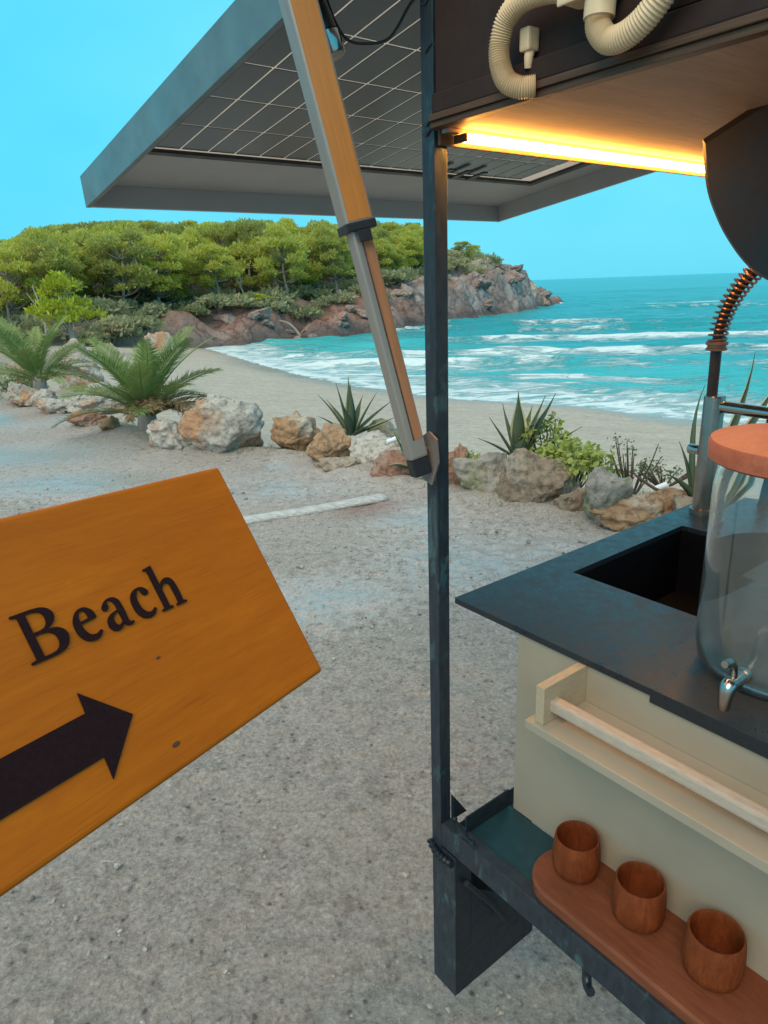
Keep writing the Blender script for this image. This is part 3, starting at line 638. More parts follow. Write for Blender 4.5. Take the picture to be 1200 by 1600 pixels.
while cand < 190 and tries < 9000:
    tries += 1
    Y = random.uniform(27, 92); px = random.uniform(-90, 745); d = ray(px, 450); x = d.x / d.y * Y
    s = float(head_s(np.array([x]), np.array([Y]))[0])
    need = 2.2 if x < -12 else (3.9 if x < -2 else 5.6 + 0.25 * (x + 2))
    if s < need or s > 40: continue
    if x < -12 and s < 2.2: continue
    if px > 660 and s < 10: continue
    gap = 1.7 if Y < 45 else 2.0
    if any((x - a) ** 2 + (Y - b_) ** 2 < gap * gap for a, b_ in PLACED): continue
    k = random.randrange(len(pines)); sc = random.uniform(.82, 1.12) * (0.74 if px < 70 else 0.86 if px < 130 else 1.0) * (1 - 0.22 * max(0.0, min(1, (px - 600) / 150)))
    sq = fit_height(k, x, Y, sc, random.uniform(.9, 1.12), px, random.choice((-5, -2, 2, 6, 12, 20, 30)))
    if sq < .62: continue
    PLACED.append((x, Y)); cand += 1
    zone = ('at the left picture edge', 'above the small bright pine', 'left of the flat-topped pine', 'behind the flat-topped pine', 'by the slender upright pine', 'left of the leaning dead trunk', 'above the leaning dead trunk', 'above the fallen tree', 'left of the strut collar', 'behind the strut', 'between strut and post', 'behind the post and on towards the point')[sum(px > q for q in (40, 100, 150, 225, 290, 340, 400, 450, 510, 585, 655))]
    rowt = 'front-row' if s < need + 4 else 'mid-slope' if s < need + 12 else 'skyline'
    size = 'tall' if sc > .98 else 'smaller'
    lab = '%s green %s pine of the wood, %s' % (size, rowt, zone)
    put_pine(k, x, Y, sc, random.uniform(0, 6.28), lab, squash=sq)
# scrub bushes
def make_bush(seed, mat='bush', n=9, size=.2):
    r = random.Random(seed); C, R_ = [], []
    for i in range(n):
        a = r.uniform(0, 2 * PI); q = r.random() ** .6 * .7; C.append((q * math.cos(a), q * math.sin(a), r.uniform(.15, .62 - .3 * q))); R_.append(r.uniform(.28, .5))
    root = empty('bush')
    V, Fc = leaf_cloud(C, R_, 230, size * .75, .8, .3, seed, .25); mesh_obj('foliage', V, Fc, MT[mat], root)
    V, Fc = [], []
    for i in range(7):
        a = r.uniform(0, 2 * PI); v2, f2 = tube_data([(0, 0, -.1), (.2 * math.cos(a), .2 * math.sin(a), .25), (.45 * math.cos(a), .45 * math.sin(a), .5)], [.03, .022, .01], 5); o_ = len(V)
        V += v2; Fc += [tuple(i + o_ for i in f) for f in f2]
    mesh_obj('stem', V, Fc, MT['bark'], root); return root
bushes = [make_bush(201), make_bush(202, n=12), make_bush(203, n=7)]; bu = [False] * 3
BP = []; tries = 0
while len(BP) < 165 and tries < 5000:
    tries += 1
    Y = random.uniform(27, 82); px = random.uniform(-60, 760); d = ray(px, 450); x = d.x / d.y * Y
    s = float(head_s(np.array([x]), np.array([Y]))[0])
    if x < -12: ok = 0.4 < s < 9
    elif x < 0: ok = 1.9 < s < 9
    else: ok = 3.4 < s < 13
    if not ok or any((x - a) ** 2 + (Y - b_) ** 2 < 1.3 for a, b_ in BP): continue
    BP.append((x, Y)); k = random.randrange(3); o = copy_tree(bushes[k]) if bu[k] else bushes[k]; bu[k] = True
    sc = random.uniform(.8, 1.7); o.location = (x, Y, Zg(x, Y) - .08); o.scale = (sc, sc, sc * random.uniform(.7, 1.1)); o.rotation_euler = (0, 0, random.uniform(0, 6))
    tag(o, '%s scrub bush below the wood, %s' % ('large' if sc > 1.25 else 'small', ('at the left picture edge', 'above the left palm', 'around the small bright pine', 'above the big palm', 'at the inland end of the beach', 'by the leaning dead trunk', 'above the fallen tree', 'left of the strut', 'behind the strut', 'between strut and post', 'right of the post on the point')[sum(px > q for q in (20, 70, 140, 220, 320, 400, 480, 560, 620, 680))]), 'bush', 'scrub along the foot of the wood')
# dead trunks
def dead(name, paths, label, loc):
    root = empty(name, loc)
    V, Fc = [], []
    for i, (path, r0) in enumerate(paths):
        pp = smooth_path(path, 4); rr = [r0 * (1 - .7 * j / (len(pp) - 1)) for j in range(len(pp))]
        tube('trunk' if i == 0 else 'branch', pp, rr, MT['dead_wood'], root, 7)
    return tag(root, label, 'dead tree')
def on_ground(px, py, Y):
    d = ray(px, py); return Vector((d.x / d.y * Y, Y, Zg(d.x / d.y * Y, Y)))
g = on_ground(388, 470, 44.5)
dead('dead_tree', [([(0, 0, -.2), (-.25, 0, .8), (-.62, .05, 1.75)], .085), ([(-.42, 0, 1.2), (-.35, 0, 1.6), (-.42, .1, 1.95)], .045), ([(-.5, 0, 1.4), (-.8, -.1, 1.8)], .03)], 'leaning pale bare trunk standing at the edge of the wood', g)
g = on_ground(462, 490, 43.0)
dead('fallen_tree', [([(0.2, 0, -.1), (-.3, 0, .55), (-1.0, -.1, .85), (-1.9, -.2, .62), (-3.2, -.3, .15)], .09), ([(-1.2, -.1, .8), (-1.35, -.2, .3)], .05), ([(-1.9, -.2, .6), (-2.6, -.6, .5), (-3.3, -.7, .55)], .04)], 'fallen bleached tree arching over the reddish shore rocks', g)
sp = make_bush(230, 'pine_bright', 6, .18); g = on_ground(395, 485, 43.5); sp.location = g + Vector((0, 0, .25)); sp.scale = (1.1, .7, .55); tag(sp, 'bright green sprig lying over the fallen bleached tree', 'bush')
for px, Y in ((8, 33), (80, 38), (62, 31)):
    g = on_ground(px, 480, Y); dead('dead_tree', [([(0, 0, -.2), (.1, 0, 1.2), (-.15, 0, 2.6)], .07), ([(.05, 0, 1.0), (.5, .1, 1.9)], .035), ([(.02, 0, 1.5), (-.5, .1, 2.3)], .03)], {8: 'bare grey trunk at the left picture edge, in front of the wood', 80: 'bare grey trunk among dark scrub left of the flat-topped pine', 62: 'bare forked trunk beside the small bright pine'}[px], g)

# ================================================================ ROCKS
def rock_mesh(seed, sx, sy, sz, rough=.16, cuts=9, sub=4, dlo=.62, dhi=.88):
    r = np.random.default_rng(seed); bm = bmesh.new(); bmesh.ops.create_icosphere(bm, subdivisions=sub, radius=1)
    P = np.array([v.co[:] for v in bm.verts])
    for i in range(cuts):
        n = r.normal(size=3); n /= np.linalg.norm(n); d = r.uniform(dlo, dhi); k = P @ n - d
        P = P - np.where(k > 0, k, 0)[:, None] * n * .88
    q = P * 1.5 + seed * 3.7
    k = 1 + rough * fbm(q[:, 0], q[:, 1], q[:, 2], s=seed % 50, o=3) + rough * .50 * fbm(q[:, 0] * 4, q[:, 1] * 4, q[:, 2] * 4, s=seed % 50 + 3, o=3) - rough * .5 * np.abs(vnoise(q[:, 0] * 2.3, q[:, 1] * 2.3, q[:, 2] * 2.3, s=9))
    P = P * k[:, None] * np.array([sx, sy, sz])
    for v, p in zip(bm.verts, P): v.co = p
    me = bpy.data.meshes.new('rock'); bm.to_mesh(me); bm.free(); me.shade_smooth(); return me
ROCKS = [  # px box x0,x1, y top, y base, material, label
 (12, 60, 604, 640, 'rock_white', 'small pale rounded boulder at the far left under the palm'),
 (50, 84, 608, 642, 'rock_white', 'pale round stone beside the far left boulder'),
 (44, 108, 624, 652, 'rock_white', 'low pale slab with an orange end by the blue puddle'),
 (92, 180, 610, 655, 'rock_white', 'white boulder behind the drooping palm fronds'),
 (104, 158, 652, 674, 'rock_red', 'flat row-like pink stone below the white boulder'),
 (150, 186, 652, 682, 'rock_orange', 'small bright orange stone at the palm foot'),
 (222, 292, 664, 710, 'rock_white', 'egg-shaped pale stone with a rusty corner right of the palm'),
 (296, 400, 634, 718, 'rock_white', 'large craggy pale boulder with rusty face, left of the gap'),
 (420, 508, 650, 714, 'rock_orange', 'large blocky orange boulder with pale top, right of the gap'),
 (486, 556, 668, 730, 'rock_orange', 'tan orange boulder in front of the left agave'),
 (545, 640, 684, 738, 'rock_white', 'pitted white boulder left of the strut foot'),
 (578, 656, 708, 756, 'rock_red', 'reddish brown boulder under the pitted white one'),
 (500, 566, 722, 744, 'rock_brown', 'low brown stone sunk in front of the tan boulder'),
 (585, 625, 662, 700, 'rock_grey', 'small dark grey stone behind the pitted white boulder'),
 (698, 738, 702, 772, 'rock_red', 'rusty boulder just right of the black post'),
 (718, 806, 704, 784, 'rock_grey', 'mossy grey boulder right of the black post'),
 (780, 884, 708, 802, 'rock_brown', 'large smooth brown boulder below the middle agave'),
 (858, 908, 722, 792, 'rock_grey', 'mossy grey boulder behind the large brown one'),
 (880, 930, 766, 810, 'rock_brown', 'small brown stone beneath the yellow-green shrub'),
 (914, 990, 738, 828, 'rock_grey', 'tall grey ribbed boulder at the corner of the worktop'),
 (956, 1078, 776, 832, 'rock_orange', 'flat ochre slab beside the worktop edge'),
 (1060, 1130, 790, 840, 'rock_brown', 'brown boulder half hidden behind the worktop'),
]
for i, (x0, x1, y0, y1, mt, lab) in enumerate(ROCKS):
    g = at_z((x0 + x1) / 2, y1 - 3, 0.0)
    k = (g - Vector((0, 0, EYE))).dot(fw) / F_PX
    wd = (x1 - x0) * k * 1.10; hg = (y1 - y0) * k * 1.06
    me = rock_mesh(300 + i * 7, wd * .62, wd * .5 if wd < hg * 1.6 else wd * .4, hg * .68, .21, 15, 5 if wd > .4 else 4, .50, .86)
    me.materials.append(MT[mt]); o = bpy.data.objects.new('boulder', me); COL.objects.link(o)
    o.location = (g.x, g.y + wd * .36, hg * .35); o.rotation_euler = (0, 0, random.uniform(-.25, .25))
    tag(o, lab, 'boulder', 'boulders edging the gravel lot')
# pale rocks beyond the left palm and small stones
for i, (x0, x1, y0, y1, Y, lab) in enumerate(((78, 142, 540, 580, 15.5, 'whitish rock outcrop behind the gap between the two palms'), (0, 42, 562, 592, 14.5, 'pale rock behind the left palm at the picture edge'), (150, 178, 532, 556, 22, 'small white rock behind the big palm, near the wood'), (218, 262, 520, 545, 30, 'pale rock ledge at the inland end of the beach'))):
    a, b_ = at_y(x0, y1, Y), at_y(x1, y0, Y); wd = b_.x - a.x; hg = b_.z - a.z; zb = Zg((a.x + b_.x) / 2, Y) - .1; hg = max(hg, b_.z - zb)
    me = rock_mesh(480 + i * 5, wd * .56, wd * .4, hg * .6, .2); me.materials.append(MT['rock_white']); o = bpy.data.objects.new('rock_outcrop', me); COL.objects.link(o)
    o.location = ((a.x + b_.x) / 2, Y + wd * .3, zb + hg * .42); tag(o, lab, 'rock')
# boulders along the headland shore
cm = [rock_mesh(520 + i * 3, 1.0, .75, .5, .30, 20, 4) for i in range(6)]
for q in cm: q.materials.append(MT['cliff_stone'])
HW = HEAD[1:10]; cnt = 0; tries = 0
while cnt < 60 and tries < 3000:
    tries += 1
    i = random.randrange(len(HW) - 1); tt = random.random(); ax, ay = HW[i]; bx, by = HW[i + 1]
    x, y = ax + (bx - ax) * tt, ay + (by - ay) * tt; nx_, ny_ = -(by - ay), bx - ax; ln = math.hypot(nx_, ny_); off = abs(random.gauss(0, 1)) * (1.6 + 2.2 * (i / 7))
    x += nx_ / ln * off; y += ny_ / ln * off
    sc = random.uniform(.3, .8) * (1 + .7 * i / 7) * (1.0 if off < 3 else .8)
    o = bpy.data.objects.new('shore_rock', random.choice(cm)); COL.objects.link(o)
    o.location = (x, y, Zg(x, y) + sc * .0); o.scale = (sc * random.uniform(.8, 1.3), sc, sc * random.uniform(.7, 1.3)); o.rotation_euler = (random.uniform(-.5, .5), random.uniform(-.5, .5), random.uniform(0, 6.28)); cnt += 1
    rp = x / y; wherer = ('where beach and headland meet', 'below the leaning dead trunk', 'below the fallen tree', 'left of the strut', 'behind the strut', 'between strut and post', 'behind the post', 'right of the post', 'halfway along the point', 'near the tip of the point')[sum(rp > q for q in (-.18, -.14, -.09, -.04, .02, .06, .105, .15, .2))]
    tag(o, '%s %s rock %s, %s' % ('large' if sc > .8 else 'small', 'reddish brown' if x < 5 else 'grey brown', 'at the waterline' if off < 1.2 else 'up the shore slope' if off < 3 else 'high on the slope', wherer), 'rock', 'rocks of the headland shore')
for (px, py, Y, w_, h_, lab) in ((827, 462, 78, .85, 1.5, 'pale upright slab on the dark rocky point'), (648, 480, 54, .55, .85, 'small pale slab on the shore rocks just left of the post'), (752, 418, 73, 1.4, .9, 'pale grey crag right of the post below the last pines')):
    d = ray(px, py); x = d.x / d.y * Y
    for q in range(60):
        if Zg(x, Y) + h_ * .5 >= EYE + d.z / d.y * Y: break
        Y += .5; x = d.x / d.y * Y
    me = rock_mesh(600 + px, w_, .6, h_, .15); me.materials.append(MT['rock_white'] if px != 752 else MT['rock_grey']); o = bpy.data.objects.new('pale_slab', me); COL.objects.link(o)
    o.location = (x, Y - .2, EYE + d.z / d.y * Y); tag(o, lab, 'rock')

# gravel stones on the lot
V, Fc = [], []
ico = bmesh.new(); bmesh.ops.create_icosphere(ico, subdivisions=1, radius=1); IV = np.array([v.co[:] for v in ico.verts]); IF = [tuple(v.index for v in f.verts) for f in ico.faces]; ico.free()
for i in range(4800):
    Y = .45 + 6.0 * rng.random() ** 1.25; X = rng.uniform(-.75, .62) * Y + .1 * rng.normal()
    if lot_sd(np.array([X]), np.array([Y]))[0] > -.1: continue
    s = .0020 + .0070 * rng.random() ** 6 * (1 + .3 * Y); q = IV * (1 + .25 * rng.normal(size=(12 if len(IV) == 12 else len(IV), 1))) * np.array([1, rng.uniform(.6, 1), rng.uniform(.4, .8)]) * s
    a = rng.uniform(0, 6.28); ca, sa = math.cos(a), math.sin(a); o_ = len(V)
    for p in q: V.append((X + p[0] * ca - p[1] * sa, Y + p[0] * sa + p[1] * ca, p[2] + .004))
    Fc += [tuple(k + o_ for k in f) for f in IF]
LP_ = np.array(LOT[2:13])
for i in range(900):      # stones gathered at the feet of the boulders
    k = rng.integers(0, len(LP_) - 1); tt = rng.random(); c0 = LP_[k] * (1 - tt) + LP_[k + 1] * tt; X, Y = c0[0] + rng.normal() * .12, c0[1] - abs(rng.normal()) * .30 + .1
    s = .006 + .030 * rng.random() ** 3; q = IV * (1 + .22 * rng.normal(size=(len(IV), 1))) * np.array([1, rng.uniform(.6, 1), rng.uniform(.45, .8)]) * s
    a = rng.uniform(0, 6.28); ca, sa = math.cos(a), math.sin(a); o_ = len(V)
    for p in q: V.append((X + p[0] * ca - p[1] * sa, Y + p[0] * sa + p[1] * ca, p[2] + .003))
    Fc += [tuple(k_ + o_ for k_ in f) for f in IF]
for i in range(110):      # twigs and bits of dry leaf
    Y = .7 + 5.0 * rng.random() ** 1.2; X = rng.uniform(-.7, .6) * Y; l = .008 + .025 * rng.random() ** 2; a = rng.uniform(0, 6.28)
    if lot_sd(np.array([X]), np.array([Y]))[0] > -.1: continue
    dx, dy = math.cos(a) * l, math.sin(a) * l; v2, f2 = tube_data([(X - dx, Y - dy, .006), (X + rng.normal() * .004, Y, .010), (X + dx, Y + dy, .006)], [.0012, .0016, .0008], 4); o_ = len(V); V += v2; Fc += [tuple(k_ + o_ for k_ in f) for f in f2]
MT['pebble'] = simple('pebble', (0.58, 0.52, 0.46, 1), .8, 0, .88, 17.0, .2)
o = mesh_obj('loose_gravel', V, Fc, MT['pebble']); tag(o, 'loose small stones scattered on the gravel lot', 'gravel', kind='stuff')

# ================================================================ PLANTS ON THE EDGE
def frond(L_, rise, droop, mat, parent, az, seed, n=44, leaf=.26, sparse=1.0):
    r = random.Random(seed); V, Fc = [], []; pts = []
    for i in range(13):
        k = i / 12; pts.append(Vector((L_ * k * math.cos(rise * (1 - .3 * k)), 0, L_ * (k * math.sin(rise) - droop * k * k))))
    v2, f2 = tube_data(pts, [.011 * (1 - .8 * i / 12) + .001 for i in range(13)], 5); V += v2; Fc += f2
    for i in range(n):
        k = .14 + .86 * i / (n - 1); j = min(11, int(k * 12)); p = pts[j].lerp(pts[j + 1], k * 12 - j); tg = (pts[j + 1] - pts[j]).normalized()
        for s in (-1, 1):
            if r.random() > sparse: continue
            l = leaf * (.35 + .9 * math.sin(PI * min(.97, k * .85 + .12))) * r.uniform(.8, 1.15); side = Vector((0, s, 0)); nn = tg.cross(side) * s
            d = (tg * (.62 + .25 * k) + side * .72 + (nn if nn.z > 0 else -nn) * .28).normalized(); wv = d.cross(nn).normalized() * .0075
            q = p + d * l * .5 + Vector((0, 0, -.01)); e_ = p + d * l + Vector((0, 0, -.10 * l - r.uniform(0, .05)))
            o_ = len(V); V += [p - wv * .5, p + wv * .5, q + wv, q - wv, e_]; Fc += [(o_, o_ + 1, o_ + 2, o_ + 3), (o_ + 3, o_ + 2, o_ + 4)]
    o = mesh_obj('frond', V, Fc, mat, parent); o.rotation_euler = (r.uniform(-.35, .35), 0, az); return o
def palm(loc, sc, seed, label, n=28, dry=10, dry_dir=-.55):
    r = random.Random(seed); root = empty('palm', loc)
    tube('trunk', [(0, 0, -.1), (0, 0, .12), (.01, 0, .26), (0, 0, .34)], [.10, .12, .10, .05], MT['bark'], root, 12)
    for i in range(n):
        k = i / n; az = i * 2.39996; rise = 1.48 - 1.05 * k + r.uniform(-.1, .1)
        o = frond(sc * (1.0 + .35 * (1 - abs(k - .45))) * r.uniform(.88, 1.08), rise, .10 + .42 * k, MT['palm'], root, az, seed + i, leaf=.25 * sc); o.location = (.04 * math.cos(az), .04 * math.sin(az), .30 - .12 * k)
    for i in range(dry):
        az = dry_dir + r.uniform(-.95, .95); o = frond(sc * r.uniform(1.0, 1.35), r.uniform(.45, 1.0), .62, MT['palm_dry'], root, az, seed + 90 + i, leaf=.2 * sc, sparse=.8); o.location = (.05 * math.cos(az), .05 * math.sin(az), .2); o['label'] = 'dry brown drooping frond'
    return tag(root, label, 'palm')
palm((-2.78, 8.15, 0), .86, 1, 'large young palm with dry brown fronds on its right side')
g = at_z(48, 622, 0); palm((g.x, g.y + .4, 0), .92, 60, 'smaller young palm at the left picture edge behind pale boulders', 20, 6, .4)

def agave_leaf(L_, wd, curl, mat, parent, az, tilt, seed, edge=False):
    wd = wd * 1.35
    V, Fc = [], []; N = 9
    for i in range(N + 1):
        k = i / N; a = tilt - curl * k * k; w_ = wd * (0.75 + .55 * math.sin(PI * min(1, k * 1.15)) - .45 * k) * (1 - k ** 3.5) + .0012
        if i == 0: x = z = 0.0
        else: x += L_ / N * math.cos(a); z += L_ / N * math.sin(a)
        nx, nz = -math.sin(a), math.cos(a); th = .010 * (1 - .8 * k); ch = .32 * w_
        V += [(x + nx * ch, -w_, z + nz * ch), (x, 0, z), (x + nx * ch, w_, z + nz * ch), (x - nx * th * 1.4, 0, z - nz * th * 1.4)]
    for i in range(N):
        a, b_ = i * 4, i * 4 + 4
        Fc += [(a, a + 1, b_ + 1, b_), (a + 1, a + 2, b_ + 2, b_ + 1), (a + 2, a + 3, b_ + 3, b_ + 2), (a + 3, a, b_, b_ + 3)]
    o = mesh_obj('leaf', V, Fc, mat, parent, True)
    o.rotation_euler = (0, 0, az)
    if edge:
        Ve, Fe = [], []
        for s in (0, 2):
            for i in range(N):
                p, q = Vector(V[i * 4 + s]), Vector(V[i * 4 + 4 + s]); c0, c1 = Vector(V[i * 4 + 1]), Vector(V[i * 4 + 5]); o_ = len(Ve); lift = Vector((0, 0, .0025))
                Ve += [p + lift, q + lift, q.lerp(c1, .28) + lift, p.lerp(c0, .28) + lift]; Fe.append((o_, o_ + 1, o_ + 2, o_ + 3))
        mesh_obj('margin', Ve, Fe, MT['agave_edge'], o)
    return o
def agave(loc, leaves, label, seed=0, edge=True):
    root = empty('agave', loc)
    for i, (az, tilt, L_, wd, curl) in enumerate(leaves):
        o = agave_leaf(L_, wd, curl, MT['agave'], root, math.radians(az), math.radians(tilt), seed + i, edge); o.location = (.03 * math.cos(math.radians(az)), .03 * math.sin(math.radians(az)), .02)
    return tag(root, label, 'agave', 'agaves between the boulders')
g = at_z(548, 690, .12); agave((g.x, g.y + .25, .12), [(0, 62, .50, .030, .1), (180, 60, .52, .026, .2), (20, 38, .55, .028, .1), (-15, 22, .50, .025, -.05), (170, 80, .55, .030, .05), (95, 85, .60, .034, .05), (-80, 82, .54, .032, -.05), (-100, 60, .40, .030, .2), (70, 50, .5, .028, .2), (200, 40, .4, .024, .2), (-40, 30, .35, .022, .2), (130, 45, .5, .026, .2)], 'small variegated agave behind the tan boulder, left of the strut')
g = at_z(818, 728, .15); agave((g.x, g.y + .2, .15), [(178, 58, .42, .030, .0), (165, 74, .48, .044, -.1), (100, 88, .56, .054, .0), (0, 62, .60, .060, -.1), (10, 70, .55, .044, .0), (-80, 70, .22, .046, .1), (-5, 26, .55, .022, -.1), (60, 55, .5, .035, .1), (30, 45, .5, .028, .1), (-120, 50, .25, .028, .2), (195, 35, .4, .022, .2)], 'middle agave with upright dark leaves right of the black post', 20)
g = at_z(1082, 790, .1); agave((g.x + .05, g.y + .05, .1), [(172, 80, .80, .036, -.45), (150, 78, .42, .03, .2), (4, 68, 1.02, .042, -.35), (0, 60, 1.06, .045, -.1), (-4, 45, .9, .045, .1), (-90, 50, .35, .04, .3), (200, 50, .35, .035, .4)], 'tall agave rising behind the glass dispenser and tap', 40)
g = at_z(648, 742, .05); agave((g.x, g.y + .05, .08), [(150, 60, .38, .018, -.1), (165, 75, .32, .018, .1), (-70, -10, .26, .026, .5), (10, 50, .34, .018, .2), (20, 70, .30, .018, .1), (90, 65, .35, .02, .1), (-150, 25, .26, .02, .6)], 'little agave at the strut foot, half hidden by the post', 60)

def leafy(name, loc, n, rad, h, leaf, mat, label, cat, seed, stems=9, round_=True):
    r = random.Random(seed); root = empty(name, loc); V, Fc = [], []; S, SF = [], []
    for i in range(stems):
        a = r.uniform(0, 2 * PI); q = rad * math.sqrt(r.random()); tip = Vector((q * math.cos(a), q * .7 * math.sin(a), h * r.uniform(.55, 1.0) * (1 - .35 * q / rad)))
        v2, f2 = tube_data(smooth_path([(tip.x * .2, tip.y * .2, -.05), (tip.x * .7, tip.y * .7, tip.z * .5), tip], 3), [.008, .007, .0065, .006, .005, .004, .003], 5); o_ = len(S); S += v2; SF += [tuple(k + o_ for k in f) for f in f2]
        for j in range(n):
            d = Vector((r.gauss(0, 1), r.gauss(0, 1), abs(r.gauss(0, 1)) * .9 + .1)).normalized(); p = tip + Vector((r.gauss(0, 1), r.gauss(0, 1), r.gauss(0, .8))) * leaf * 1.1 - Vector((0, 0, leaf * .5))
            s, t_ = frame_at(d); l = leaf * r.uniform(.6, 1.1); o_ = len(V)
            if round_:
                for k in range(6):
                    an = k * PI / 3; V.append(p + (s * math.cos(an) + t_ * math.sin(an)) * l * .5 + d * (.12 * l if k % 2 else 0))
                Fc.append(tuple(range(o_, o_ + 6)))
            else:
                V += [p, p + s * l * .16 + d * l * .5, p + d * l, p - s * l * .16 + d * l * .5]; Fc.append((o_, o_ + 1, o_ + 2, o_ + 3))
    mesh_obj('stem', S, SF, MT['stick'], root); mesh_obj('foliage', V, Fc, MT[mat], root)
    return tag(root, label, cat)
g = at_z(905, 765, .1); leafy('shrub', (g.x, g.y + .12, .12), 34, .24, .36, .045, 'succulent', 'fleshy yellow-green shrub above the small brown stone', 'shrub', 1, 26)
g = at_z(868, 740, .1); leafy('shrub', (g.x, g.y + .3, .12), 24, .20, .40, .036, 'succulent', 'paler yellow-green shrub among the middle agave leaves', 'shrub', 2, 16)
g = at_z(740, 740, .2); leafy('shrub', (g.x, g.y + .15, .2), 16, .14, .14, .025, 'succulent', 'low yellow tuft on top of the mossy grey boulder', 'shrub', 3, 9)
g = at_z(1010, 770, .1); leafy('weed', (g.x, g.y + .3, .05), 7, .25, .50, .020, 'weed', 'thin seeding weed behind the ribbed boulder', 'weed', 4, 16)
g = at_z(1062, 762, .05); leafy('weed', (g.x, g.y + .3, .03), 16, .30, .16, .026, 'weed', 'low green weed patch behind the ochre slab', 'weed', 5, 20)
g = at_z(960, 760, .1); leafy('weed', (g.x, g.y + .25, .05), 18, .2, .2, .028, 'succulent', 'small green weed beside the yellow-green shrub', 'weed', 6, 12)
g = at_z(300, 690, 0); leafy('weed', (g.x - .12, g.y + .15, 0), 16, .2, .26, .05, 'weed', 'dry weed between the palm and the craggy boulder', 'weed', 7, 16, False)
g = at_z(15, 615, 0); leafy('shrub', (g.x, g.y + .2, 0), 34, .5, .34, .08, 'palm', 'low green ground cover at the far left below the small palm', 'shrub', 8, 26, False)
# grassy fringe at the feet of boulders
V, Fc = [], []
for i in range(520):
    k = rng.integers(0, len(LP_) - 1); tt = rng.random(); c0 = LP_[k] * (1 - tt) + LP_[k + 1] * tt; cx0, cy0 = c0[0] + rng.normal() * .1, c0[1] - .02 + rng.normal() * .13
    for j in range(7):
        a = rng.uniform(0, 6.28); l = rng.uniform(.03, .10); q = Vector((cx0 + rng.normal() * .015, cy0 + rng.normal() * .015, .02)); tip = q + Vector((math.cos(a) * l * .6, math.sin(a) * l * .6, l)); sd2 = Vector((-math.sin(a), math.cos(a), 0)) * .0022
        o_ = len(V); V += [q - sd2, q + sd2, tip]; Fc.append((o_, o_ + 1, o_ + 2))
o = mesh_obj('dry_grass', V, Fc, MT['weed']); tag(o, 'short dry grass along the feet of the boulders', 'grass', kind='stuff')
# sticks, log and litter
a, b_ = at_z(992, 742, .3), at_z(1075, 782, .12); tube('dry_branch', smooth_path([a, a.lerp(b_, .45) + Vector((0, 0, -.03)), b_], 4), [.008, .009, .010, .011, .012, .012, .013, .013, .013], MT['stick'], None, 7); tag(bpy.data.objects['dry_branch'], 'dry curved branch lying over the ochre slab', 'branch')
a, b_ = at_z(882, 782, .12), at_z(918, 770, .12); o = tube('dry_branch', smooth_path([a, a.lerp(b_, .5) + Vector((0, 0, .03)), b_], 4), .008, MT['stick'], None, 6); tag(o, 'short dark root sticking out beneath the yellow-green shrub', 'branch')
a, b_ = at_z(362, 817, .022), at_z(604, 776, .022)
d = (b_ - a); pts = [a + d * k + Vector((0, 0, .006 * math.sin(9 * k))) for k in (0, .1, .25, .4, .55, .7, .85, .95, .985, 1.0)]
o = tube('timber_kerb', pts, [.060, .062, .061, .062, .063, .062, .064, .065, .056, .025], MT['white_log'], None, 14); 
for v_ in o.data.vertices: v_.co.z = .016 + (v_.co.z - .022) * .5; v_.co.y = v_.co.y + (.045 if v_.co.z > .016 else 0) * 0
tag(o, 'white weathered timber kerb lying on the gravel behind the sign', 'kerb')
for (px, py, z, ang, lab) in ((612, 690, .30, .5, 'white plastic scrap lying on the small dark stone'), (1036, 764, .14, .35, 'white plastic cup lying by the dry curved branch')):
    g = at_z(px, py, z); o = lathe('plastic_cup', [(.016, -.05), (.02, -.05), (.024, .05), (.022, .052), (.019, -.045)], MT['white_plastic'], None, 20, True, g + Vector((0, .05, 0))); o.rotation_euler = (0, math.radians(80), ang); tag(o, lab, 'litter')

# ================================================================ THE CART
A0 = at_z(699.4, 1296, .62)
CART = empty('coffee_cart', (A0.x, A0.y, 0), YAW)
tag(CART, 'black steel drinks cart with cream cabinet, black worktop and plywood roof', 'drinks cart')
UE = -1.95     # far end of the cart along its length (behind the viewer's right shoulder)
def cb(name, mat, v, u, z, bev=.0015, parent=CART): return box(name, MT[mat], v, tuple(sorted(u)), z, parent, bev)
def cart_obj(o): o.parent = CART; return o
cb('post', 'worn_steel', (0, .0255), (.019, .0445), (.56, 1.972))
for v_, u_ in ((1.20, .019), (1.20, -1.90), (0.0, -1.90)): cb('post', 'black_steel', (v_, v_ + .0255), (u_, u_ + .0255), (.56, 1.972))
for z_, n_w in ((1.955, 8), (1.90, 6), (1.812, 9), (1.80, 6)):
    tube('weld_bead', smooth_path([(.004, .0455, z_), (-.0005, .034, z_ - .004), (-.0005, .022, z_ + .003), (.008, .0185, z_)], 4), [.0012 + .0010 * ((i * 7) % 3) for i in range(13)], MT['worn_steel'], CART, 6)
# corner leg: folded plate box with an open triangular web and a brace
P_ = cb('corner_leg', 'worn_steel', (.0015, .004), (-.019, .046), (.205, .562), .0008)
bm = bmesh.new()
add_box(bm, (.0045, .24), (-.0185, -.0155), (.205, .30), .0006); add_box(bm, (.0045, .045), (-.0185, -.0155), (.3005, .56), .0006)
for q in ((.0455, .14, .3005, .40),):
    vs_ = [bm.verts.new(c_) for c_ in ((.0455, -.0185, .3005), (.2395, -.0185, .3005), (.0455, -.0185, .46), (.0455, -.0155, .3005), (.2395, -.0155, .3005), (.0455, -.0155, .46))]
    for f in ((0, 1, 2), (5, 4, 3), (0, 3, 4, 1), (1, 4, 5, 2), (2, 5, 3, 0)): bm.faces.new([vs_[i] for i in f])
bm_obj('web', bm, MT['black_steel'], P_)
cb('flange', 'black_steel', (.0045, .24), (.043, .0458), (.205, .56), .0006, P_)
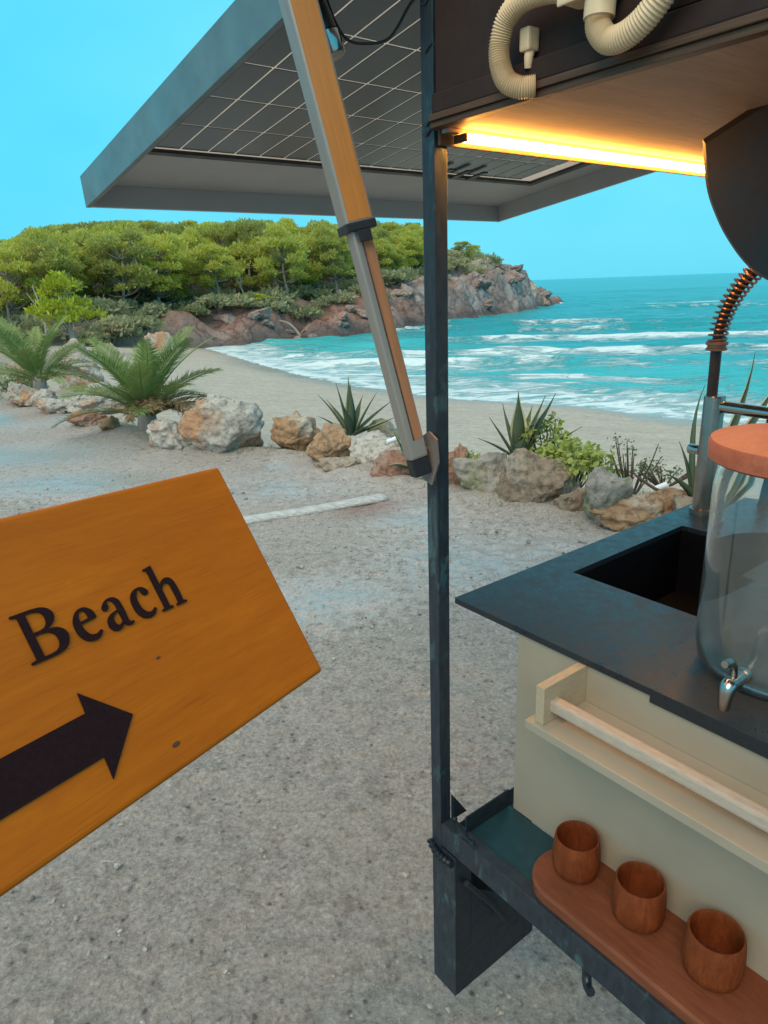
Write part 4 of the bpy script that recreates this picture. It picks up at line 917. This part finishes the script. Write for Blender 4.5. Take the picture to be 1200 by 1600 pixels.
tube('brace', [(.02, -.03, .50), (.09, -.032, .40), (.13, -.03, .33)], .006, MT['black_steel'], P_, 8)
tube('weld_bead', smooth_path([(-.003, .048, .565), (-.006, .03, .553), (-.005, .008, .548), (-.003, -.015, .55)], 5), [.006 + .003 * (i % 2) for i in range(16)], MT['black_steel'], P_, 7)
cb('front_beam', 'worn_steel', (0.0, .028), (UE, .0185), (.569, .6215), .002)
cb('back_beam', 'black_steel', (1.19, 1.218), (UE, .0185), (.569, .6215), .002)
for u_ in (-.02, -1.0, -1.9): cb('cross_beam', 'black_steel', (.0285, 1.1895), (u_ - .03, u_), (.565, .6025), .002)
TR = cb('shelf_tray', 'sky_sheen_tint', (.0285, .1365), (UE + .05, -.030), (.6035, .6185), .0008)  # tray colour includes the painted sky reflection
cb('end_lip', 'black_steel', (.020, .1365), (-.0298, -.0265), (.603, .656), .0006, TR)
bm = bmesh.new(); vs_ = [bm.verts.new(c_) for c_ in ((.026, .010, .6225), (.060, .010, .6225), (.026, .010, .675), (.026, .018, .6225), (.060, .018, .6225), (.026, .018, .675))]
for f in ((0, 1, 2), (5, 4, 3), (0, 3, 4, 1), (1, 4, 5, 2), (2, 5, 3, 0)): bm.faces.new([vs_[i] for i in f])
bm_obj('gusset', bm, MT['black_steel'], CART)
tube('weld_bead', smooth_path([(.028, .012, .625), (.02, -.005, .623), (.012, -.03, .6225), (.01, -.06, .6222)], 5), [.003 + .0015 * (i % 3) for i in range(16)], MT['black_steel'], CART, 6)
tube('hook', smooth_path([(.012, -.31, .572), (.012, -.31, .552), (.004, -.318, .540), (-.004, -.330, .543)], 4), .0075, MT['black_steel'], CART, 8)
# cabinet
CAB = cb('cabinet_front', 'cream', (.137, .152), (UE + .05, -.0400), (.6188, 1.0055), .002)
cb('side_panel', 'cream', (.1525, 1.16), (-.055, -.0402), (.6188, .8255), .001, CAB)
cb('back_panel', 'cream', (1.1605, 1.175), (UE + .05, -.0402), (.6188, 1.0055), .001, CAB)
BR = cb('rail_bracket', 'bracket_wood', (.030, .1365), (-.188, -.172), (.938, 1.004), .001)
cb('rail_ledge', 'cream', (.022, .1365), (UE + .05, -.158), (.9215, .9375), .0015)
cb('rail_bar', 'pale_wood', (.046, .066), (UE + .06, -.1715), (.956, .976), .004)
# worktop with sink opening
def ring(name, mat, o, i, z, parent):
    V = []
    for zz in z:
        for (a, b_) in (o, i): V += [(a[0], b_[0], zz), (a[1], b_[0], zz), (a[1], b_[1], zz), (a[0], b_[1], zz)]
    Fc = []
    for k in range(4):
        j = (k + 1) % 4
        Fc += [(8 + k, 8 + j, 12 + j, 12 + k), (k, 4 + k, 4 + j, j), (k, j, 8 + j, 8 + k), (4 + j, 4 + k, 12 + k, 12 + j)]
    ob = mesh_obj(name, V, Fc, MT[mat], parent)
    md = ob.modifiers.new('bevel', 'BEVEL'); md.width = .0012; md.segments = 2; return ob
TOP = ring('worktop', 'black_top', ((.131, 1.26), (UE + .02, .118)), ((.398, .822), (-.227, .043)), (1.006, 1.018), CART)
cb('worktop_edge', 'black_top', (.132, .20), (UE + .03, -.302), (.994, 1.0058), .001)
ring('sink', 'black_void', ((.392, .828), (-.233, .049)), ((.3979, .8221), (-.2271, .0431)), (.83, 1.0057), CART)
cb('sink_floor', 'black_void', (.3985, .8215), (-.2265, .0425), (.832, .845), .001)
# roof
RF = cb('ceiling_panel', 'ply', (.006, 1.22), (UE, .0100), (1.8005, 1.815), .001)
cb('edge_trim', 'trim_wood', (-.010, .0055), (UE, .0140), (1.8000, 1.8075), .0008)
cb('edge_trim', 'trim_wood', (-.014, .0055), (UE, .0142), (1.8080, 1.8160), .0008)
cb('fascia', 'fascia_paint', (-.001, .0055), (UE, .0135), (1.8165, 1.972), .001)
cb('fascia_step', 'fascia_paint', (-.012, -.0012), (UE, .010), (1.8165, 1.8400), .002)
cb('fascia_plate', 'fascia_paint', (-.0125, -.0012), (UE, -.235), (1.8405, 1.962), .002)
cb('roof_deck', 'black_steel', (-.01, 1.26), (UE, .014), (1.973, 1.985), .001)
cb('rear_wall', 'cream', (1.226, 1.24), (UE, -1.2), (.63, 1.80), .001)
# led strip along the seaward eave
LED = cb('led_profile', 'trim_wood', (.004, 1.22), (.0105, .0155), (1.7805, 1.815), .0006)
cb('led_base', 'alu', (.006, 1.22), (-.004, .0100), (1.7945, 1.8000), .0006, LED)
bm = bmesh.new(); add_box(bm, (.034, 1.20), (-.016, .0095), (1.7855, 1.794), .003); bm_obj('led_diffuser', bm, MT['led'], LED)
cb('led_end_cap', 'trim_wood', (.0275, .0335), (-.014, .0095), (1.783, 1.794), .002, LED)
# conduit and junction box on the fascia
def corr(name, pts, r, k=14, amp=.0010):
    pp = smooth_path(pts, k); tube(name, pp, [r + (amp if i % 2 else -amp) for i in range(len(pp))], MT['pvc'], CART, 14)
corr('conduit', [(-.030, -.228, 1.884), (-.030, -.20, 1.892), (-.032, -.165, 1.893), (-.032, -.142, 1.882), (-.032, -.1315, 1.86), (-.032, -.133, 1.838), (-.030, -.142, 1.820), (-.022, -.155, 1.812), (-.010, -.168, 1.812)], .0115, 16)
corr('conduit', [(-.032, -.268, 1.868), (-.034, -.268, 1.850), (-.035, -.270, 1.838), (-.035, -.282, 1.8255), (-.035, -.300, 1.824), (-.034, -.322, 1.834), (-.034, -.345, 1.855), (-.034, -.365, 1.88), (-.034, -.40, 1.905)], .0125, 16, .0006)
JB = cb('junction_box', 'pvc', (-.045, -.0128), (-.285, -.228), (1.868, 1.925), .004)
cb('box_lid', 'pvc', (-.049, -.0452), (-.287, -.226), (1.866, 1.927), .002, JB)
tube('coupling', [(-.032, -.268, 1.8675), (-.033, -.268, 1.848)], .0155, MT['pvc'], CART, 18)
cb('conduit_clip', 'pvc', (-.020, -.0015), (-.165, -.150), (1.848, 1.872), .003)
tube('clip_lug', [(-.010, -.158, 1.849), (-.014, -.160, 1.842), (-.012, -.158, 1.832)], [.006, .0055, .0045], MT['pvc'], CART, 8)
# wheels and tow end keep the cart standing (outside the frame)
for v_ in (.12, 1.08):
    WH = empty('wheel', (0, 0, 0)); WH.parent = CART; WH.location = (v_, -1.62, .30); WH.rotation_euler = (0, PI / 2, 0)
    lathe('tyre', [(.20, -.05), (.27, -.06), (.30, -.03), (.30, .03), (.27, .06), (.20, .05)], MT['black_rubber'], WH); lathe('rim', [(.03, -.06), (.19, -.03), (.199, .0), (.19, .03), (.03, .06)], MT['alu'], WH)
tube('axle', [(.12, -1.62, .30), (1.08, -1.62, .30)], .02, MT['black_steel'], CART); 
for v_ in (.3, .9): cb('axle_mount', 'black_steel', (v_, v_ + .04), (-1.64, -1.60), (.31, .566))
tube('support_leg', [(1.15, -.05, .57), (1.15, -.05, .01)], .016, MT['black_steel'], CART); 

# ---------------------------------------------------------------- awning lid with solar panel
def cw(v, u, z): return CART.matrix_basis @ Vector((v, u, z))
bpy.context.view_layer.update()
TILT = math.radians(7.7); LEN, WID, WH_ = 1.245, 1.56, .055
AW = empty('solar_awning'); AW.parent = None
d1 = Vector((-math.sin(YAW), math.cos(YAW), 0)); d2 = Vector((math.cos(YAW), math.sin(YAW), 0)); dz = Vector((0, 0, 1))
ax_m = (d1 * math.cos(TILT) - dz * math.sin(TILT)); ax_n = d2.cross(ax_m).normalized()
hinge = A0.copy(); hinge.z = 0; hinge = hinge + d2 * -.118 + d1 * .016 + dz * 1.986
AW.matrix_world = Matrix(((d2.x, ax_m.x, ax_n.x, hinge.x), (d2.y, ax_m.y, ax_n.y, hinge.y), (d2.z, ax_m.z, ax_n.z, hinge.z), (0, 0, 0, 1)))
tag(AW, 'raised awning lid with white frame and a solar panel in it, over the beach side', 'awning')
def ab(name, mat, x, y, z, bev=.001, parent=AW): return box(name, MT[mat], x, y, z, parent, bev)
SK = .012
ab('side_wall', 'skylit_tint', (0, SK), (0, LEN), (0, WH_ + .022)); ab('side_wall', 'white_paint', (WID - SK, WID), (0, LEN), (0, WH_ + .022))  # first wall has its sky-lit shade painted into the colour
ab('front_wall', 'white_paint', (SK + .0005, WID - SK - .0005), (LEN - SK, LEN - .0005), (.0004, WH_ + .0215)); ab('hinge_wall', 'white_paint', (SK + .0005, WID - SK - .0005), (.0005, SK), (.0004, WH_ + .0215))
PX0, PX1, PY0, PY1 = .068, 1.425, .03, LEN - .285
B1 = ab('lining_border', 'awn_under', (SK + .001, WID - SK - .001), (PY1 + .0005, LEN - SK - .001), (WH_, WH_ + .018)); ab('lining_border', 'awn_under', (SK + .001, PX0 - .0005), (SK + .001, PY1), (WH_, WH_ + .018)); ab('lining_border', 'awn_under', (PX1 + .0005, WID - SK - .001), (SK + .001, PY1), (WH_, WH_ + .018))
SP = ab('solar_panel', 'cell_gap', (PX0 + .002, PX1 - .002), (PY0, PY1 - .002), (WH_ + .006, WH_ + .0075), 0)
for x, y in (((PX0, PX1), (PY1 - .022, PY1)), ((PX0, PX0 + .010), (SK + .001, PY1 - .0225)), ((PX1 - .030, PX1), (SK + .001, PY1 - .0225))): ab('panel_frame', 'black_rubber', x, y, (WH_ - .003, WH_ + .0055), .0008, SP)
bm = bmesh.new(); add_box(bm, (0, .0645), (0, .1490), (0, .0016)); cell_me = bpy.data.meshes.new('solar_cell'); bm.to_mesh(cell_me); bm.free(); cell_me.materials.append(MT['cell'])
yy = PY1 - .034 - .150
while yy > -.02:
    if yy > PY0 - .02:
        for i in range(19):
            x = PX0 + .0112 + i * .0700
            if x + .0655 > PX1 - .031: break
            o = bpy.data.objects.new('solar_cell', cell_me); COL.objects.link(o); o.parent = SP; o.location = (x, max(yy, PY0), WH_ + .0040)
    yy -= .1550
for x in (.95, 1.02, 1.09): ab('cable_tail', 'black_rubber', (x, x + .02), (PY1 - .10, PY1 - .02), (WH_ - .008, WH_ - .0035), .001, SP)
# ---------------------------------------------------------------- strut
ST = empty('support_strut'); b0, t0 = cw(-.036, .030, 1.352), cw(-.150, .130, 2.006); ST.location = b0
tag(ST, 'telescopic aluminium strut propping the awning from the black post', 'strut')
dv = (t0 - b0).normalized(); sx = (d2 - dv * d2.dot(dv)).normalized(); sx = Matrix.Rotation(math.radians(-14), 3, dv) @ sx; sy = dv.cross(sx).normalized()
ST.matrix_world = Matrix(((sx.x, sy.x, dv.x, b0.x), (sx.y, sy.y, dv.y, b0.y), (sx.z, sy.z, dv.z, b0.z), (0, 0, 0, 1))); SL = (t0 - b0).length
def sb(name, mat, x, y, z, bev=.002, parent=ST): return box(name, MT[mat], x, y, z, parent, bev)
KC = .50
IN = sb('inner_tube', 'alu', (-.0155, .0155), (-.0125, .0125), (-.01, SL * KC + .02), .004)
sb('warm_light_skin', 'warm_light_low', (-.001, .0125), (-.0131, -.0126), (.02, SL * KC - .01), 0, IN)  # thin added skin that paints warm light on the inner tube
sb('groove', 'trim_wood', (-.004, -.0015), (-.0128, -.01255), (.02, SL * KC - .01), 0, IN)
OUT = sb('outer_tube', 'alu', (-.0215, .0215), (-.0165, .0165), (SL * KC, SL), .004)
sb('warm_light_skin', 'warm_light_face', (-.0175, .0175), (-.0172, -.0166), (SL * KC + .008, SL - .002), 0, OUT)  # thin added skin that paints warm light on the outer tube
bm = bmesh.new(); add_box(bm, (-.0235, .0235), (-.0185, .0185), (SL * KC - .006, SL * KC + .006), .002); bm_obj('collar', bm, MT['black_rubber'], ST)
sb('latch', 'black_rubber', (-.010, .010), (-.0225, -.0190), (SL * KC - .022, SL * KC - .0065), .001)
sb('end_plug', 'black_rubber', (-.0145, .0145), (-.0115, .0115), (-.038, -.0105), .002)
bm = bmesh.new()
pv = [(.000, 1.372), (.018, 1.382), (.034, 1.372), (.036, 1.352), (.026, 1.300), (.012, 1.296), (-.004, 1.335)]
for off in (-.010, -.0035):
    pass
BRK = empty('bracket'); BRK.parent = CART
V = [(v_, u_ + .004, z_) for v_ in (-.0145, -.0115) for u_, z_ in pv]; nP = len(pv)
mesh_obj('plate', V, [tuple(range(nP - 1, -1, -1)), tuple(range(nP, 2 * nP))] + [(i, (i + 1) % nP, nP + (i + 1) % nP, nP + i) for i in range(nP)], MT['taupe'], BRK)
box('mount', MT['taupe'], (-.0112, -.0002), (.020, .044), (1.300, 1.368), BRK, .001)
tube('pin', [(-.020, .030, 1.352), (-.0095, .030, 1.352)], .0075, MT['chrome'], BRK, 16)

# ---------------------------------------------------------------- small spot lamp under the awning
lp = cw(-.075, .150, 1.925)
SPT = empty('spot_lamp', lp); tag(SPT, 'small unlit black spot lamp hanging under the awning beside the strut', 'lamp')
dn = (d1 * -.25 + d2 * .25 - dz).normalized(); SPT.rotation_euler = (-dn).to_track_quat('Z', 'Y').to_euler()
lathe('housing', [(.004, .058), (.014, .056), (.016, .03), (.0165, .012)], MT['black_rubber'], SPT, 24)
lathe('glass_front', [(.0155, .0118), (.0175, .010), (.0175, -.016), (.0165, -.018)], MT['chrome'], SPT, 24)
lathe('lens', [(.0150, -.0182), (.0155, -.0195), (.010, -.021)], MT['pale_wood'], SPT, 24)
cpts = smooth_path([cw(-.075, .152, 1.975), cw(-.068, .142, 1.945), cw(-.058, .13, 1.925), cw(-.042, .11, 1.918), cw(-.02, .085, 1.922), cw(-.005, .06, 1.955), cw(.002, .047, 1.968)], 6)
o = tube('lamp_cable', cpts, .0022, MT['black_rubber'], None, 6); tag(o, 'thin black cable sagging from the spot lamp to the post', 'cable')

# ---------------------------------------------------------------- unidentified black half-round hanging thing at the right edge
V, Fc = [], []
prof = [(-.008, .0), (.004, -.060), (.022, -.100), (.045, -.135), (.075, -.168), (.110, -.190), (.15, -.198), (.20, -.190), (.25, -.16), (.285, -.11), (.30, -.05), (.30, .070), (.20, .072), (.1, .046)]
prof = [(p.x, p.y) for p in smooth_path([(a, z_, 0) for a, z_ in prof[:11]], 5)] + prof[11:]
n_ = len(prof)
for th_, inset in ((0.0, .010), (.008, 0.0), (.075, 0.0), (.090, .012)):
    cx_ = sum(p[0] for p in prof) / n_; cz_ = sum(p[1] for p in prof) / n_
    for a, z_ in prof:
        k = 1 - inset / .15; V.append((th_, -(cx_ + (a - cx_) * k), cz_ + (z_ - cz_) * k))
Fc.append(tuple(range(n_ - 1, -1, -1))); Fc.append(tuple(range(3 * n_, 4 * n_)))
for r_ in range(3):
    for i in range(n_): j = (i + 1) % n_; Fc.append((r_ * n_ + i, r_ * n_ + j, (r_ + 1) * n_ + j, (r_ + 1) * n_ + i))
SH = empty('hanging_half_round', cw(.285, -.216, 1.776), YAW); tag(SH, 'black half-round shape hanging under the plywood ceiling at the right edge', 'lamp')
mesh_obj('shade', V, Fc, MT['black_rubber'], SH)
tube('hanger', [(.045, -.2, .03), (.045, -.2, .0245 + .0)], .006, MT['black_steel'], SH, 8)

# ---------------------------------------------------------------- faucet
FC = empty('faucet', cw(.95, .064, 1.018), YAW); tag(FC, 'chrome sink tap with a coiled spring hose standing on the worktop', 'tap')
lathe('column', [(.030, 0), (.030, .012), (.0245, .014), (.0245, .296), (.0225, .300)], MT['nickel'], FC, 28)
tube('riser', [(0, .008, .296), (0, .009, .36), (0, .010, .412)], .0125, MT['dark_hose'], FC, 14)
lathe('spring_seat', [(.015, .405), (.024, .407), (.024, .4125), (.021, .414), (.021, .4185), (.025, .42), (.025, .4265), (.020, .430)], MT['warm_lit_steel'], FC, 24).location = (0, .010, 0)
arc = []
for i in range(61):
    a = math.radians(150) * i / 60; arc.append(Vector((0, .010 - .22 + .22 * math.cos(a), .425 + .22 * math.sin(a))))
tube('hose', arc, .0115, MT['dark_hose'], FC, 12)
hp = []; turns = 46
for i in range(turns * 12 + 1):
    k = i / (turns * 12); j = min(59, int(k * 60)); p = arc[j].lerp(arc[j + 1], k * 60 - j); tg = (arc[j + 1] - arc[j]).normalized(); n1_ = Vector((1, 0, 0)); n2_ = tg.cross(n1_)
    an = 2 * PI * turns * k; hp.append(p + (n1_ * math.cos(an) + n2_ * math.sin(an)) * .0205)
tube('spring', hp, .0027, MT['warm_lit_steel'], FC, 6)
tube('dock_arm', [(0, -.02, .275), (0, -.12, .272), (0, -.24, .27)], .0145, MT['chrome'], FC, 14)
tube('lever', [(0, .022, .16), (0, .05, .16), (0, .052, .16)], [.013, .013, .011], MT['chrome'], FC, 16)
tube('spray_head', [(0, -.405, .535), (0, -.43, .45), (0, -.44, .36)], [.014, .018, .022], MT['black_rubber'], FC, 16)

# ---------------------------------------------------------------- glass dispenser
DP = empty('drink_dispenser', cw(.313, -.404, 1.0183), YAW - PI / 2); tag(DP, 'round glass water dispenser with a reddish wooden lid and chrome tap', 'drink dispenser')
Rb = .121; hh = .330; gt = .0024
outer = [(.02, .001), (.085, .0005), (.104, .006), (.117, .022), (Rb, .05), (Rb - .001, .065), (Rb, .080), (Rb, .16), (Rb, hh - .04), (Rb - .004, hh - .015), (Rb - .008, hh)]
inner = [(Rb - .012, hh), (Rb - .008, hh - .016), (Rb - gt, hh - .04), (Rb - gt, .16), (Rb - gt, .08), (Rb - gt - .001, .065), (Rb - gt - .001, .052), (.1138, .0265), (.1015, .0105), (.0835, .0055), (.02, .005)]
lathe('jar', outer + inner, MT['glass'], DP, 64)
wl = .188
lathe('water', [(.02, .0085), (.0826, .0095), (.0996, .0145), (.1115, .0284), (Rb - gt - .0016, .0522), (Rb - gt - .0016, .066), (Rb - gt - .0006, .081), (Rb - gt - .0006, wl), (.02, wl)], MT['jar_water'], DP, 64)
LD = lathe('lid', [(.02, hh + .0005), (.128, hh + .0005), (.133, hh + .004), (.1335, hh + .026), (.131, hh + .030), (.02, hh + .0305)], MT['lid_wood'], DP, 64)
bm = bmesh.new(); add_box(bm, (-.055, .055), (-.012, .012), (hh + .0307, hh + .044), .005); kn = bm_obj('lid_handle', bm, MT['lid_wood'], LD); kn.rotation_euler = (0, 0, .4)
TP = empty('tap'); TP.parent = DP; TP.location = (0, 0, 0)
ta = math.radians(-90)      # direction of the tap round the jar
cx, sx_ = math.cos(ta), math.sin(ta)
def tp(r_, z_, s_=0.0): return Vector((cx * r_ - sx_ * s_, sx_ * r_ + cx * s_, z_))
tube('tap_washer', [tp(Rb - .001, .045), tp(Rb + .006, .045)], .012, MT['chrome'], TP, 24)
tube('tap_body', [tp(Rb + .006, .045), tp(Rb + .02, .045), tp(Rb + .040, .045)], [.010, .011, .0105], MT['chrome'], TP, 20)
tube('tap_spout', smooth_path([tp(Rb + .034, .050), tp(Rb + .044, .042), tp(Rb + .047, .026), tp(Rb + .047, .012)], 4), [.007, .009, .0105, .011, .0108, .0104, .010, .0096, .0092, .0088, .0085, .0082, .008], MT['chrome'], TP, 20)
tube('tap_lever', smooth_path([tp(Rb + .030, .055), tp(Rb + .032, .070), tp(Rb + .044, .082), tp(Rb + .062, .086)], 4), [.005, .005, .005, .005, .005, .0052, .0054, .0056, .0058, .006, .006, .006, .005], MT['chrome'], TP, 12)

# ---------------------------------------------------------------- tray and cups
TY = empty('serving_tray', cw(.073, -.165, .6188), YAW); tag(TY, 'long reddish wooden serving tray with rounded end on the black shelf', 'tray')
outl = []
hw, ln_ = .066, .62
for k in range(25):
    a = PI / 2 - PI * k / 24 + 0.0; outl.append((hw * math.sin(a) * -1 if False else hw * math.cos(PI * k / 24), .045 * 1.3 * math.sin(PI * k / 24) - .058))
outl = [(x, y) for x, y in outl] + [(-hw, -ln_), (hw, -ln_)]
def slab(ol, z0, z1, ins):
    V, Fc = [], []; n = len(ol); cxm = 0; 
    rings = [(z0, ins * .6), (z0 + ins, 0), (z1 - ins, 0), (z1 - ins * .3, ins * .4), (z1, ins)]
    for z_, i_ in rings:
        for x, y in ol: V.append((x * (1 - i_ / hw), (y + .3) * (1 - i_ / .3) - .3, z_))
    Fc.append(tuple(range(n - 1, -1, -1))); Fc.append(tuple(range((len(rings) - 1) * n, len(rings) * n)))
    for r_ in range(len(rings) - 1):
        for i in range(n): j = (i + 1) % n; Fc.append((r_ * n + i, r_ * n + j, (r_ + 1) * n + j, (r_ + 1) * n + i))
    return V, Fc
V, Fc = slab(outl, .0, .024, .004)
mesh_obj('board', V, Fc, MT['tray_wood'], TY, False)
def cup(v, u, sc, label, rot):
    C_ = empty('wooden_cup', cw(v, u, .6432), rot); C_.scale = (sc, sc, sc)
    pr = [(.018, .0), (.032, .0005), (.0378, .006), (.0402, .018), (.0407, .034), (.0398, .052), (.0375, .071), (.0365, .0735), (.0348, .0735), (.0340, .071), (.0365, .052), (.0377, .034), (.0365, .02), (.032, .012), (.018, .008)]
    lathe('bowl', pr, MT['cup_wood'], C_, 48); return tag(C_, label, 'cup', 'wooden cups on the tray')
cup(.088, -.224, .97, 'turned wooden cup nearest the rounded end of the tray', .3)
cup(.088, -.342, .99, 'turned wooden cup in the middle of the row on the tray', 1.7)
cup(.089, -.461, 1.02, 'turned wooden cup nearest the lower right corner', 4.0)

# ================================================================ WOODEN BEACH SIGN
ex_ = Vector((.5201143, .85151294, -.06638396)); gy = Vector((.43279083, -.32976353, -.83901616)); nn_ = gy.cross(ex_).normalized()
C1 = Vector((-.14730152, .60351109, 1.45042952))
SG = empty('wooden_sign'); SG.matrix_world = Matrix(((ex_.x, -gy.x, nn_.x, C1.x), (ex_.y, -gy.y, nn_.y, C1.y), (ex_.z, -gy.z, nn_.z, C1.z), (0, 0, 0, 1)))
tag(SG, 'orange varnished wooden sign board reading Beach with a dark arrow', 'sign')
BH = .2056
bm = bmesh.new(); add_box(bm, (-.62, 0), (-BH, 0), (-.019, 0)); 
bmesh.ops.bevel(bm, geom=list(bm.edges), offset=.0035, segments=3, affect='EDGES', profile=.5); bm_obj('board', bm, MT['sign_wood'], SG)
arr = [(-.1808, .1555), (-.2085, .1262), (-.2095, .1400), (-.46, .1400), (-.46, .1700), (-.2110, .1700), (-.2120, .1852)]
V = [(x, -y, z_) for z_ in (.0004, .0011) for x, y in arr]; n_ = len(arr)
mesh_obj('arrow', V, [tuple(range(n_)), tuple(range(2 * n_ - 1, n_ - 1, -1))] + [(i, n_ + i, n_ + (i + 1) % n_, (i + 1) % n_) for i in range(n_)], MT['sign_ink'], SG)
# letters: outlines, 's' = smooth point, 'c' = corner
def gl(s): return [(float(a), float(b_), k) for a, b_, k in (q.split(',') for q in s.split())]
GLY = {
 'B': (.93, ['0,0,c 0,.045,c .12,.065,c .12,.935,c 0,.955,c 0,1,c .42,1,c .66,.955,s .78,.84,s .79,.73,s .70,.60,s .56,.535,c .76,.49,s .88,.36,s .88,.24,s .78,.08,s .60,.01,s .44,0,c', '.28,.555,c .40,.555,c .54,.60,s .605,.74,s .555,.88,s .40,.935,c .28,.935,c', '.28,.065,c .43,.065,c .59,.11,s .665,.27,s .60,.43,s .42,.490,c .28,.490,c']),
 'e': (.60, ['.55,.40,c .19,.375,c .21,.24,s .28,.13,s .40,.095,s .52,.14,c .56,.10,c .45,.00,s .31,-.025,s .12,.06,s .03,.30,s .09,.55,s .31,.695,s .50,.61,s .555,.46,s', '.19,.43,c .39,.455,c .37,.58,s .30,.635,s .215,.555,s']),
 'a': (.60, ['.05,.50,s .10,.61,s .30,.695,s .46,.62,s .50,.46,s .50,.10,c .52,.065,c .60,.06,c .60,.015,c .52,-.01,s .42,.01,s .37,.075,c .27,0,s .16,-.02,s .05,.05,s .02,.17,s .10,.32,s .36,.41,c .35,.53,s .285,.635,s .21,.62,s .20,.52,s .12,.455,s', '.36,.36,c .225,.295,s .185,.19,s .24,.09,s .36,.14,c']),
 'c': (.56, ['.53,.52,s .49,.63,s .33,.695,s .11,.60,s .03,.33,s .12,.06,s .31,-.02,s .45,.01,s .55,.12,c .51,.155,c .40,.10,s .28,.14,s .20,.33,s .24,.56,s .34,.64,s .37,.54,s .45,.47,s']),
 'h': (.74, ['0,0,c 0,.045,c .08,.06,c .08,.99,c 0,1.0,c 0,1.04,c .235,1.075,c .235,.58,c .33,.665,s .45,.695,s .58,.63,s .63,.46,s .63,.06,c .71,.045,c .71,0,c .41,0,c .41,.045,c .475,.06,c .475,.42,s .45,.54,s .38,.575,s .30,.54,s .235,.46,c .235,.06,c .31,.045,c .31,0,c']),
}
def glyph(ch, x0, y0, size, sk=0.0):
    adv, cons = GLY[ch]; cu = bpy.data.curves.new('letter', 'CURVE'); cu.dimensions = '2D'; cu.fill_mode = 'BOTH'; cu.extrude = .00045; cu.resolution_u = 6
    for s in cons:
        P = gl(s); sp_ = cu.splines.new('BEZIER'); sp_.bezier_points.add(len(P) - 1); sp_.use_cyclic_u = True
        for bp, (a, b_, k) in zip(sp_.bezier_points, P):
            bp.co = (a * size, b_ * size, 0); h_ = 'AUTO' if k == 's' else 'VECTOR'; bp.handle_left_type = h_; bp.handle_right_type = h_
    o = bpy.data.objects.new('letter', cu); COL.objects.link(o)
    bpy.context.view_layer.update()
    me = bpy.data.meshes.new_from_object(o.evaluated_get(bpy.context.evaluated_depsgraph_get())); bpy.data.objects.remove(o); bpy.data.curves.remove(cu)
    me.materials.clear(); me.materials.append(MT['sign_ink'])
    q = bpy.data.objects.new('letter', me); COL.objects.link(q); q.parent = SG; q.location = (x0, y0, .0009); return q
x = -.2262; cap = .0336; base_y = -.0985
tot = sum(GLY[c_][0] for c_ in 'Beach'); ksp = (.128 / cap - tot) / 4
for i, ch in enumerate('Beach'):
    glyph(ch, x, base_y - .0005 * i, cap); x += (GLY[ch][0] + ksp) * cap
for (kx, ky, r_) in ((-.1438, .1295, .0013), (-.1616, .1885, .0022)):
    o = lathe('knot', [(r_ * .3, 0), (r_, .0001), (r_ * .8, .0003), (r_ * .3, .0002)], MT['trim_wood'], SG, 12); o.location = (kx, -ky, .0001); o.scale = (1.6, .8, 1)
# the post that carries the board, out of the picture on the left
pb = C1 + ex_ * -.52 + gy * .10 - nn_ * .048
tube('sign_post', [pb + Vector((0, 0, .06)), pb, Vector((pb.x, pb.y, -.05))], .027, MT['bark'], None, 12)
o = bpy.data.objects['sign_post']; mw = SG.matrix_world.copy(); o.parent = SG; o.matrix_parent_inverse = mw.inverted()

for o in bpy.data.objects:
    if o.parent is None and 'category' in o and 'kind' not in o: o['kind'] = 'thing'
print('objects', len(bpy.data.objects), 'tris', sum(len(o.data.polygons) for o in bpy.data.objects if o.type == 'MESH'))
